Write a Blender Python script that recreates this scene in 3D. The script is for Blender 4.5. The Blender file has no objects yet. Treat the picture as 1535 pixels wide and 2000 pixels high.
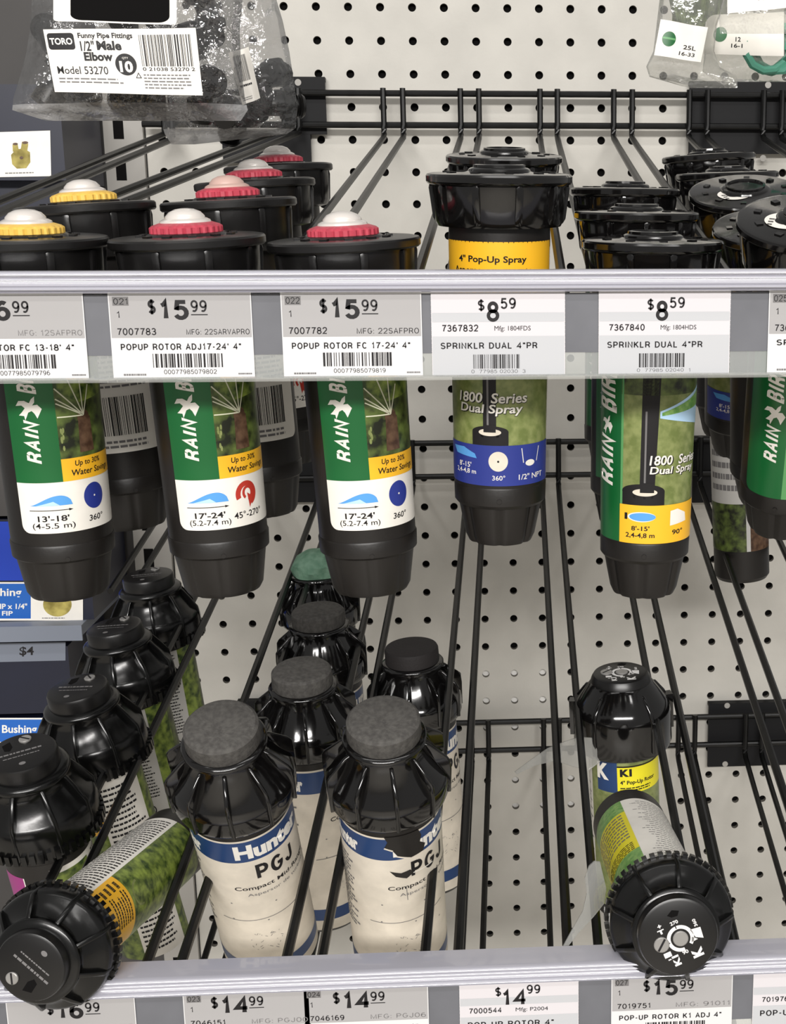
import bpy, bmesh, math, random
from mathutils import Vector, Matrix, noise as mnoise
random.seed(7)
SC = bpy.context.scene
COL = SC.collection
PI = math.pi
S = 0.001            # all dimensions below are millimetres
ZO = 1500.0          # height of the first peg hole row above the aisle floor

# ------------------------------------------------------------------ camera
PITCH, YAW, ROLL = 0.227243, 0.0699593, -0.00182796
CX, CY, CZ = -87.476985, -1183.67326, -185.044171
FPX, PPX, PPY = 2700.0, 1104.78302, 1101.98292
_f = Vector((math.sin(YAW)*math.cos(PITCH), math.cos(YAW)*math.cos(PITCH), -math.sin(PITCH)))
_r0 = Vector((math.cos(YAW), -math.sin(YAW), 0))
_u0 = _r0.cross(_f)
_r = math.cos(ROLL)*_r0 + math.sin(ROLL)*_u0
_u = -math.sin(ROLL)*_r0 + math.cos(ROLL)*_u0
CAMP = Vector((CX, CY, CZ))
cam_d = bpy.data.cameras.new('camera')
cam = bpy.data.objects.new('camera', cam_d)
COL.objects.link(cam)
cam_d.sensor_fit = 'VERTICAL'
cam_d.sensor_height = 24
cam_d.lens = FPX/2000*24
cam_d.shift_x = (767.5-PPX)/2000
cam_d.shift_y = (PPY-1000)/2000
cam_d.clip_start = 0.01
cam.matrix_world = Matrix(((_r.x, _u.x, -_f.x, CX*S), (_r.y, _u.y, -_f.y, CY*S), (_r.z, _u.z, -_f.z, (CZ+ZO)*S), (0, 0, 0, 1)))
SC.camera = cam
SC.view_settings.view_transform = 'Standard'
SC.view_settings.look = 'None'
SC.view_settings.gamma = 1
SC.view_settings.use_curve_mapping = False
SC.view_settings.exposure = -0.1

# ------------------------------------------------------------------ world and lamps
W = bpy.data.worlds.new('store_air')
SC.world = W
W.use_nodes = True
W.node_tree.nodes['Background'].inputs[0].default_value = (1.0, 0.98, 0.95, 1)
W.node_tree.nodes['Background'].inputs[1].default_value = 0.36


def area(name, loc, target, sx, sy, power, col=(1, 0.975, 0.945)):
    d = bpy.data.lights.new(name, 'AREA')
    d.shape = 'RECTANGLE'
    d.size, d.size_y = sx, sy
    d.energy = power
    d.color = col
    o = bpy.data.objects.new(name, d)
    COL.objects.link(o)
    o.location = loc
    o.rotation_euler = (Vector(target)-Vector(loc)).to_track_quat('-Z', 'Y').to_euler()
    return o


area('ceiling_tube', (-0.1, -2.5, 3.2), (-0.1, -0.2, 1.1), 2.4, 0.16, 23)
area('ceiling_tube', (-0.1, -1.35, 3.3), (-0.1, -0.3, 1.2), 2.4, 0.16, 6)
area('ceiling_tube', (-0.3, -5.0, 3.0), (-0.1, 0, 1.0), 3.6, 0.4, 295)


def P(u, v, Y):
    """world point (mm) at depth Y that sits at column u, row v of the survey photo"""
    d = _r*((u-PPX)/FPX) - _u*((v-PPY)/FPX) + _f
    return CAMP + d*((Y-CY)/d.y)


# ------------------------------------------------------------------ materials
def lin(c):
    c = c/255
    return c/12.92 if c <= 0.04045 else ((c+0.055)/1.055)**2.4


def rgb(r, g, b):
    return (lin(r), lin(g), lin(b), 1)


MATS = {}


def mat(name, col, rough=0.5, spec=0.5, metal=0.0, bump=0.0, bscale=200.0, var=0.0, vscale=60.0, coat=0.0, var_col=None, detail=4):
    if name in MATS:
        return MATS[name]
    m = bpy.data.materials.new(name)
    m.use_nodes = True
    nt = m.node_tree
    b = nt.nodes['Principled BSDF']
    b.inputs['Base Color'].default_value = col
    b.inputs['Roughness'].default_value = rough
    b.inputs['Specular IOR Level'].default_value = spec
    b.inputs['Metallic'].default_value = metal
    b.inputs['Coat Weight'].default_value = coat
    tc = nt.nodes.new('ShaderNodeTexCoord')
    if var or var_col:
        n = nt.nodes.new('ShaderNodeTexNoise')
        n.inputs['Scale'].default_value = vscale
        n.inputs['Detail'].default_value = detail
        nt.links.new(tc.outputs['Object'], n.inputs['Vector'])
        r = nt.nodes.new('ShaderNodeValToRGB')
        r.color_ramp.elements[0].position = 0.35
        r.color_ramp.elements[1].position = 0.65
        if var_col:
            r.color_ramp.elements[0].color = col
            r.color_ramp.elements[1].color = var_col
        else:
            r.color_ramp.elements[0].color = tuple(c*(1-var) for c in col[:3])+(1,)
            r.color_ramp.elements[1].color = tuple(min(1, c*(1+var)) for c in col[:3])+(1,)
        nt.links.new(n.outputs['Fac'], r.inputs['Fac'])
        nt.links.new(r.outputs['Color'], b.inputs['Base Color'])
    if bump:
        n2 = nt.nodes.new('ShaderNodeTexNoise')
        n2.inputs['Scale'].default_value = bscale
        n2.inputs['Detail'].default_value = 3
        nt.links.new(tc.outputs['Object'], n2.inputs['Vector'])
        bp = nt.nodes.new('ShaderNodeBump')
        bp.inputs['Strength'].default_value = bump
        bp.inputs['Distance'].default_value = 0.001
        nt.links.new(n2.outputs['Fac'], bp.inputs['Height'])
        nt.links.new(bp.outputs['Normal'], b.inputs['Normal'])
    MATS[name] = m
    return m


def clear(name, tint=(1, 1, 1, 1), body=0.15, gloss=0.12, body_col=(0.8, 0.8, 0.8, 1), rough=0.08, bump=0.0, bscale=60.0):
    """thin clear plastic film: mostly see-through, a milky share and a sharp gloss"""
    if name in MATS:
        return MATS[name]
    m = bpy.data.materials.new(name)
    m.use_nodes = True
    nt = m.node_tree
    nt.nodes.remove(nt.nodes['Principled BSDF'])
    out = nt.nodes['Material Output']
    tr = nt.nodes.new('ShaderNodeBsdfTransparent')
    tr.inputs[0].default_value = tint
    df = nt.nodes.new('ShaderNodeBsdfDiffuse')
    df.inputs[0].default_value = body_col
    gl = nt.nodes.new('ShaderNodeBsdfGlossy')
    gl.inputs['Roughness'].default_value = rough
    m1 = nt.nodes.new('ShaderNodeMixShader')
    m2 = nt.nodes.new('ShaderNodeMixShader')
    m1.inputs[0].default_value = body
    nt.links.new(tr.outputs[0], m1.inputs[1])
    nt.links.new(df.outputs[0], m1.inputs[2])
    fr = nt.nodes.new('ShaderNodeLayerWeight')
    fr.inputs[0].default_value = 0.25
    mul = nt.nodes.new('ShaderNodeMath')
    mul.operation = 'MULTIPLY_ADD'
    mul.inputs[1].default_value = 0.5
    mul.inputs[2].default_value = gloss
    mul.use_clamp = True
    nt.links.new(fr.outputs['Fresnel'], mul.inputs[0])
    nt.links.new(mul.outputs[0], m2.inputs[0])
    nt.links.new(m1.outputs[0], m2.inputs[1])
    nt.links.new(gl.outputs[0], m2.inputs[2])
    nt.links.new(m2.outputs[0], out.inputs['Surface'])
    if bump:
        tc = nt.nodes.new('ShaderNodeTexCoord')
        n2 = nt.nodes.new('ShaderNodeTexNoise')
        n2.inputs['Scale'].default_value = bscale
        n2.inputs['Detail'].default_value = 4
        nt.links.new(tc.outputs['Object'], n2.inputs['Vector'])
        bp = nt.nodes.new('ShaderNodeBump')
        bp.inputs['Strength'].default_value = bump
        bp.inputs['Distance'].default_value = 0.004
        nt.links.new(n2.outputs['Fac'], bp.inputs['Height'])
        nt.links.new(bp.outputs['Normal'], gl.inputs['Normal'])
        nt.links.new(bp.outputs['Normal'], df.inputs['Normal'])
    MATS[name] = m
    return m


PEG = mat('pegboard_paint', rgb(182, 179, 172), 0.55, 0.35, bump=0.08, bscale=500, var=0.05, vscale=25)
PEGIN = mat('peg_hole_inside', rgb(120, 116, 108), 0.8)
WHITEB = mat('white_board', rgb(246, 244, 240), 0.6)
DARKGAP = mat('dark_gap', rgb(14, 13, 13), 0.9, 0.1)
WIRE = mat('black_wire_enamel', rgb(9, 9, 9), 0.34, 0.3, var=0.5, vscale=90)
PLATE = mat('black_steel_plate', rgb(15, 15, 17), 0.6, 0.2)
BLK = mat('black_plastic_gloss', rgb(11, 10, 10), 0.11, 0.65, bump=0.03, bscale=160)
BLKM = mat('black_plastic_matt', rgb(21, 18, 16), 0.42, 0.45, bump=0.06, bscale=400)
BLKC = mat('black_plastic_cap', rgb(20, 19, 19), 0.3, 0.5, bump=0.08, bscale=250, var=0.15, vscale=60)
BLKS = mat('black_plastic_dull', rgb(9, 9, 9), 0.22, 0.45, bump=0.05, bscale=200)
BLKD = mat('black_plastic_satin', rgb(13, 12, 12), 0.33, 0.5)
RUBBER = mat('dusty_black_rubber', rgb(66, 64, 62), 0.75, 0.25, bump=0.25, bscale=900, var_col=rgb(82, 80, 77), vscale=420, detail=8)
RUBDK = mat('black_rubber', rgb(34, 31, 31), 0.7, 0.3, bump=0.2, bscale=700)
RUBGR = mat('green_rubber', rgb(92, 132, 108), 0.6, 0.3, bump=0.8, bscale=260, var_col=rgb(126, 160, 138), vscale=150)
RED = mat('red_plastic', rgb(180, 62, 78), 0.4, 0.5, var=0.12, vscale=300)
YEL = mat('yellow_plastic', rgb(226, 184, 84), 0.42, 0.5, var=0.1, vscale=300)
SILVER = mat('dusty_clear_dome', rgb(214, 208, 202), 0.25, 0.6, metal=0.15, coat=0.5)
PINKD = mat('faded_pink_dome', rgb(190, 160, 150), 0.4, 0.5)
WHITE = mat('label_white', rgb(228, 224, 216), 0.45, 0.4, var=0.04, vscale=60)
CREAM = mat('label_cream_scuffed', rgb(214, 205, 190), 0.5, 0.35, var=0.1, vscale=70)
GREYW = mat('label_grey_white', rgb(186, 184, 180), 0.45, 0.4)
INK = mat('ink_black', rgb(24, 22, 24), 0.5, 0.3)
INKG = mat('ink_grey', rgb(112, 110, 110), 0.5, 0.3)
GREEN = mat('label_green', rgb(16, 92, 44), 0.3, 0.5)
LGREEN = mat('label_light_green', rgb(88, 150, 92), 0.35, 0.5)
LYEL = mat('label_yellow', rgb(236, 178, 38), 0.35, 0.5)
LYEL2 = mat('label_lemon', rgb(226, 214, 30), 0.35, 0.5)
NAVY = mat('label_navy', rgb(22, 56, 104), 0.35, 0.5)
BLUE = mat('label_blue', rgb(38, 52, 132), 0.35, 0.5)
SKYB = mat('icon_sky_blue', rgb(84, 152, 216), 0.4, 0.4)
PALEB = mat('icon_pale_blue', rgb(176, 208, 236), 0.4, 0.4)
REDI = mat('icon_red', rgb(176, 52, 40), 0.4, 0.4)
PURP = mat('label_magenta', rgb(150, 50, 120), 0.4, 0.4)
GRASS = mat('photo_grass', rgb(40, 62, 20), 0.35, 0.5, var_col=rgb(134, 152, 66), vscale=190, detail=8)
GRASSD = mat('photo_dark_grass', rgb(22, 26, 12), 0.35, 0.5, var_col=rgb(92, 108, 50), vscale=170, detail=8)
LAWN = mat('photo_lawn', rgb(104, 116, 62), 0.3, 0.5, var_col=rgb(134, 142, 88), vscale=260, detail=8)
LAWNL = mat('photo_lawn_light', rgb(86, 142, 66), 0.3, 0.5, var_col=rgb(140, 178, 100), vscale=360, detail=8)
SPRAY = mat('photo_spray_white', rgb(206, 206, 180), 0.5, 0.3)
SOIL = mat('photo_soil', rgb(64, 44, 32), 0.4, 0.4, var_col=rgb(98, 74, 56), vscale=300)
BRASS = mat('photo_brass', rgb(120, 108, 48), 0.5, 0.3, var_col=rgb(186, 172, 96), vscale=90)
TAGG = mat('tag_grey_print', rgb(158, 156, 156), 0.4, 0.4)
TAGW = mat('tag_white', rgb(208, 207, 207), 0.4, 0.4)
TAGV = mat('tag_warm_white', rgb(200, 196, 199), 0.4, 0.4)
TAGL = mat('tag_light_band', rgb(180, 181, 184), 0.4, 0.4)
SLATE = mat('rail_slate_backing', rgb(98, 99, 104), 0.45, 0.4, var=0.08, vscale=40)
RAILM = mat('rail_clear_extrusion', rgb(164, 163, 172), 0.2, 0.6, coat=0.6)
RAILC = clear('rail_clear_lip', (0.97, 0.98, 0.97, 1), 0.22, 0.10, (0.78, 0.8, 0.79, 1), 0.1)
FILM = clear('bag_film', (0.84, 0.84, 0.84, 1), 0.10, 0.09, (0.3, 0.3, 0.3, 1), 0.07, bump=1.6, bscale=75)
SEAM = clear('bag_seam_film', (0.9, 0.9, 0.9, 1), 0.5, 0.12, (0.42, 0.42, 0.42, 1), 0.14, bump=1.0, bscale=70)
FILML = clear('bag_film_light', (0.95, 0.95, 0.93, 1), 0.15, 0.10, (0.72, 0.71, 0.68, 1), 0.12, bump=0.9, bscale=55)
TABCL = clear('hang_tab_clear', (0.85, 0.85, 0.83, 1), 0.34, 0.12, (0.5, 0.5, 0.48, 1), 0.1)
BINCL = clear('bin_clear', (0.6, 0.64, 0.75, 1), 0.22, 0.12, (0.3, 0.34, 0.46, 1), 0.12)
STEEL = mat('painted_upright', rgb(150, 147, 142), 0.5, 0.4)
PANELD = mat('grey_end_panel', rgb(66, 64, 63), 0.6, 0.3, var=0.05, vscale=20)
BOXN = mat('box_navy_card', rgb(17, 21, 40), 0.4, 0.45, var=0.15, vscale=18)
BOXB = mat('box_royal_blue', rgb(22, 58, 168), 0.35, 0.45)
BOXL = mat('box_label_blue', rgb(26, 92, 176), 0.35, 0.45)
LEDGE = mat('grey_ledge', rgb(112, 118, 130), 0.5, 0.4)
TEAL = mat('teal_tubing', rgb(84, 150, 128), 0.5, 0.4)
GTWINE = mat('green_spray_stakes', rgb(34, 56, 16), 0.5, 0.3, var_col=rgb(92, 108, 52), vscale=160, detail=8)
SCREWM = mat('grey_screw', rgb(150, 148, 145), 0.35, 0.5, metal=0.4)
WPRINT = mat('white_print', rgb(216, 214, 212), 0.5, 0.3)


# ------------------------------------------------------------------ mesh helpers
class MB:
    def __init__(s):
        s.v, s.f, s.m = [], [], []

    def add(s, vs, fs, mi=0, M=None):
        o = len(s.v)
        s.v += [(M @ Vector(p)) if M is not None else Vector(p) for p in vs]
        s.f += [tuple(i+o for i in f) for f in fs]
        s.m += [mi]*len(fs)
        return s

    def box(s, x0, x1, y0, y1, z0, z1, mi=0, M=None):
        vs = [(x, y, z) for z in (z0, z1) for y in (y0, y1) for x in (x0, x1)]
        return s.add(vs, [(0, 2, 3, 1), (4, 5, 7, 6), (0, 1, 5, 4), (2, 6, 7, 3), (0, 4, 6, 2), (1, 3, 7, 5)], mi, M)

    def lathe(s, prof, n=48, mi=0, M=None, mod=None, cap0=True, cap1=True):
        vs, fs = [], []
        for r, z in prof:
            for k in range(n):
                a = 2*PI*k/n
                rr = r*(mod(a, r, z) if mod else 1)
                vs.append((rr*math.sin(a), -rr*math.cos(a), z))
        for i in range(len(prof)-1):
            for k in range(n):
                k2 = (k+1) % n
                fs.append((i*n+k, (i+1)*n+k, (i+1)*n+k2, i*n+k2))
        if cap0:
            fs.append(tuple(range(n)))
        if cap1:
            fs.append(tuple(reversed(range((len(prof)-1)*n, len(prof)*n))))
        return s.add(vs, fs, mi, M)

    def tube(s, pts, r, n=10, mi=0, M=None, cap=True):
        pts = [Vector(p) for p in pts]
        vs, fs = [], []
        ref = Vector((0.31, 0.17, 0.94))
        for i, p in enumerate(pts):
            t = (pts[min(i+1, len(pts)-1)]-pts[max(i-1, 0)]).normalized()
            a = t.cross(ref).normalized()
            b = t.cross(a)
            rr = r[i] if isinstance(r, (list, tuple)) else r
            for k in range(n):
                q = 2*PI*k/n
                vs.append(p+a*rr*math.cos(q)+b*rr*math.sin(q))
        for i in range(len(pts)-1):
            for k in range(n):
                k2 = (k+1) % n
                fs.append((i*n+k, i*n+k2, (i+1)*n+k2, (i+1)*n+k))
        if cap:
            fs.append(tuple(reversed(range(n))))
            fs.append(tuple(range((len(pts)-1)*n, len(pts)*n)))
        return s.add(vs, fs, mi, M)

    def prism(s, pts2, y0, y1, mi=0, M=None):
        """polygon in x,z extruded along y"""
        n = len(pts2)
        vs = [(x, y0, z) for x, z in pts2]+[(x, y1, z) for x, z in pts2]
        fs = [tuple(range(n)), tuple(reversed(range(n, 2*n)))]
        for k in range(n):
            fs.append((k, n+k, n+(k+1) % n, (k+1) % n))
        return s.add(vs, fs, mi, M)

    def mesh(s, name, mats, sharp=32, bevel=0):
        me = bpy.data.meshes.new(name)
        me.from_pydata([p*S for p in s.v], [], s.f)
        for m in mats:
            me.materials.append(m)
        me.polygons.foreach_set('material_index', s.m)
        me.polygons.foreach_set('use_smooth', [True]*len(s.f))
        bm = bmesh.new()
        bm.from_mesh(me)
        bmesh.ops.recalc_face_normals(bm, faces=bm.faces)
        bm.to_mesh(me)
        bm.free()
        me.set_sharp_from_angle(angle=math.radians(sharp))
        me.update()
        return me

    def obj(s, name, mats, parent=None, sharp=32, loc=None):
        if not isinstance(mats, (list, tuple)):
            mats = [mats]
        if loc is not None:
            L = Vector(loc)
            s.v = [p-L for p in s.v]
        o = link(name, s.mesh(name, mats, sharp), parent)
        if loc is not None:
            o.location = (L.x*S, L.y*S, (L.z+(0 if parent else ZO))*S)
        return o


def link(name, data, parent=None):
    o = bpy.data.objects.new(name, data)
    COL.objects.link(o)
    if parent:
        o.parent = parent
    return o


def tag(o, label=None, cat=None, group=None, kind=None):
    if label:
        o['label'] = label
    if cat:
        o['category'] = cat
    if group:
        o['group'] = group
    if kind:
        o['kind'] = kind
    return o


def empty(name, p, label, cat, group=None):
    o = link(name, None)
    o.location = (p[0]*S, p[1]*S, (p[2]+ZO)*S)
    o.empty_display_size = 0.02
    return tag(o, label, cat, group)


TXT = {}


def text_mesh(s, bold, shear):
    k = (s, bold, shear)
    if k in TXT:
        return TXT[k]
    c = bpy.data.curves.new('lettering', 'FONT')
    c.body = s
    c.size = 1
    c.offset = bold
    c.shear = shear
    c.resolution_u = 3
    o = bpy.data.objects.new('lettering', c)
    me = bpy.data.meshes.new_from_object(o)
    vs = [(v.co.x, v.co.y) for v in me.vertices]
    fs = [tuple(p.vertices) for p in me.polygons]
    bpy.data.objects.remove(o)
    bpy.data.curves.remove(c)
    bpy.data.meshes.remove(me)
    TXT[k] = (vs, fs)
    return TXT[k]


def _arc(cx, cy, rx, ry, a0, a1, n=12):
    return [(cx+rx*math.cos(math.radians(a0+(a1-a0)*k/n)), cy+ry*math.sin(math.radians(a0+(a1-a0)*k/n))) for k in range(n+1)]


# plain even-stroke capitals and figures on a grid ten units high: width, strokes
GLYPH = {
    '0': (6, [_arc(3, 5, 2.8, 4.9, 0, 360, 24)]),
    '1': (4, [[(.6, 7.6), (1.9, 8.2), (2.7, 9.9), (2.7, 0)]]),
    '2': (6, [_arc(3, 7.2, 2.7, 2.7, 175, -40)+[(.3, .3), (5.9, .3)]]),
    '3': (6, [_arc(2.8, 7.4, 2.4, 2.4, 160, -90)+_arc(2.9, 2.6, 2.8, 2.5, 90, -160)[1:]]),
    '4': (6, [[(4.4, 0), (4.4, 9.6), (.2, 3), (6, 3)]]),
    '5': (6, [[(5.4, 9.6), (1.3, 9.6), (.7, 5)]+_arc(2.9, 3.2, 2.8, 3.1, 140, -155)]),
    '6': (6, [_arc(3, 3.1, 2.7, 3.0, 0, 360, 20), _arc(3.2, 4.6, 2.9, 5.1, 60, 190)]),
    '7': (6, [[(.2, 9.6), (5.8, 9.6), (3.4, 5), (2.2, 0)]]),
    '8': (6, [_arc(3, 7.4, 2.3, 2.4, 0, 360, 20), _arc(3, 2.6, 2.8, 2.6, 0, 360, 20)]),
    '9': (6, [_arc(3, 6.9, 2.7, 3.0, 0, 360, 20), _arc(2.8, 5.4, 2.9, 5.1, 240, 370)]),
    '$': (6, [_arc(3, 7.2, 2.5, 2.2, 30, 180)+_arc(3, 7, 2.5, 2, 180, 270)[1:]+_arc(3, 2.8, 2.6, 2.2, 90, -150)[1:], [(3, -1), (3, 11)]]),
    'A': (6.4, [[(.1, 0), (3.2, 9.8), (6.3, 0)], [(1.2, 3.3), (5.2, 3.3)]]),
    'B': (6, [[(.4, 5.2), (3.4, 5.2)]+_arc(3.2, 7.4, 2.2, 2.2, -90, 90)+[(.4, 9.6), (.4, .3), (3.4, .3)]+_arc(3.2, 2.75, 2.6, 2.45, -90, 90)]),
    'C': (6.4, [_arc(3.3, 5, 3, 4.8, 42, 318, 18)]),
    'D': (6.4, [[(.4, .3), (.4, 9.6), (2.6, 9.6)]+_arc(2.6, 4.95, 3.5, 4.65, 90, -90, 16)+[(.4, .3)]]),
    'E': (5.6, [[(5.4, 9.6), (.4, 9.6), (.4, .3), (5.5, .3)], [(.4, 5.1), (5, 5.1)]]),
    'F': (5.2, [[(5.2, 9.6), (.4, 9.6), (.4, 0)], [(.4, 5), (4.6, 5)]]),
    'G': (6.6, [_arc(3.3, 5, 3, 4.8, 45, 345, 18)+[(6.2, 4.6), (3.6, 4.6)]]),
    'H': (6.2, [[(.4, 0), (.4, 10)], [(5.8, 0), (5.8, 10)], [(.4, 5.1), (5.8, 5.1)]]),
    'I': (1, [[(.5, 0), (.5, 10)]]),
    'J': (5, [[(4.4, 10), (4.4, 3)]+_arc(2.4, 2.9, 2, 2.7, 0, -180)]),
    'K': (6.2, [[(.4, 0), (.4, 10)], [(5.8, 10), (.4, 4)], [(2.3, 5.8), (6, 0)]]),
    'L': (5, [[(.4, 10), (.4, .3), (5, .3)]]),
    'M': (7.4, [[(.4, 0), (.4, 9.8), (3.7, .6), (7, 9.8), (7, 0)]]),
    'N': (6.2, [[(.4, 0), (.4, 9.8), (5.8, .2), (5.8, 10)]]),
    'O': (7, [_arc(3.5, 5, 3.2, 4.8, 0, 360, 24)]),
    'P': (5.8, [[(.4, 0), (.4, 9.6), (3.2, 9.6)]+_arc(3.1, 7, 2.4, 2.6, 90, -90)+[(.4, 4.4)]]),
    'Q': (7, [_arc(3.5, 5, 3.2, 4.8, 0, 360, 24), [(4, 2.6), (6.6, -.3)]]),
    'R': (6.2, [[(.4, 0), (.4, 9.6), (3.4, 9.6)]+_arc(3.3, 7.1, 2.4, 2.5, 90, -90)+[(.4, 4.6)], [(3.4, 4.6), (5.2, 3), (5.8, 0)]]),
    'S': (6, [_arc(3, 7.3, 2.5, 2.4, 25, 180)+_arc(3, 7.1, 2.5, 2, 180, 270)[1:]+_arc(3, 2.7, 2.7, 2.4, 90, -160)[1:]]),
    'T': (6, [[(.1, 9.6), (5.9, 9.6)], [(3, 9.6), (3, 0)]]),
    'U': (6.2, [[(.4, 10), (.4, 3.2)]+_arc(3.1, 3.1, 2.7, 2.9, 180, 360)+[(5.8, 10)]]),
    'V': (6.2, [[(.1, 10), (3.1, .3), (6.1, 10)]]),
    'W': (9, [[(.1, 10), (2.3, .4), (4.5, 9.6), (6.7, .4), (8.9, 10)]]),
    'X': (6.2, [[(.2, 0), (5.9, 10)], [(.3, 10), (6, 0)]]),
    'Y': (6.2, [[(.1, 10), (3.1, 4.4), (6.1, 10)], [(3.1, 4.4), (3.1, 0)]]),
    'Z': (6, [[(.4, 9.6), (5.6, 9.6), (.2, .3), (5.9, .3)]]),
    "'": (1, [[(.5, 10), (.5, 7)]]), '"': (2.6, [[(.5, 10), (.5, 7)], [(2.1, 10), (2.1, 7)]]),
    '-': (3.2, [[(.2, 4), (3, 4)]]), ':': (1, [[(.5, 0), (.5, 1.1)], [(.5, 5.6), (.5, 6.7)]]), '.': (1, [[(.5, 0), (.5, 1.1)]]), ' ': (2.6, []),
}


def stroke_text(t, w):
    """even-stroke lettering as quads; w is the pen width on the ten unit grid"""
    vs, fs = [], []
    x = 0
    for ch in t:
        gw, strokes = GLYPH[ch]
        k = 10/(10+w)
        for st in strokes:
            P2 = [Vector((x+w/2+px, w/2*0+py*1.0)) for px, py in st]
            n = len(P2)
            closed = (P2[0]-P2[-1]).length < 1e-6
            o = len(vs)
            for i, p in enumerate(P2):
                a = P2[i-1] if i else (P2[-2] if closed else P2[0])
                b = P2[i+1] if i < n-1 else (P2[1] if closed else P2[-1])
                d1 = (p-a).normalized() if (p-a).length > 1e-6 else (b-p).normalized()
                d2 = (b-p).normalized() if (b-p).length > 1e-6 else d1
                tt = (d1+d2)
                tt = tt.normalized() if tt.length > .2 else d1
                m = Vector((-tt.y, tt.x))
                cs = max(.5, abs(m.dot(Vector((-d1.y, d1.x)))))
                m = m*(w/2/cs)
                vs += [tuple(p+m), tuple(p-m)]
            fs += [(o+2*i, o+2*i+1, o+2*i+3, o+2*i+2) for i in range(n-1)]
        x += gw+w+1.0
    return vs, fs


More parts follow.
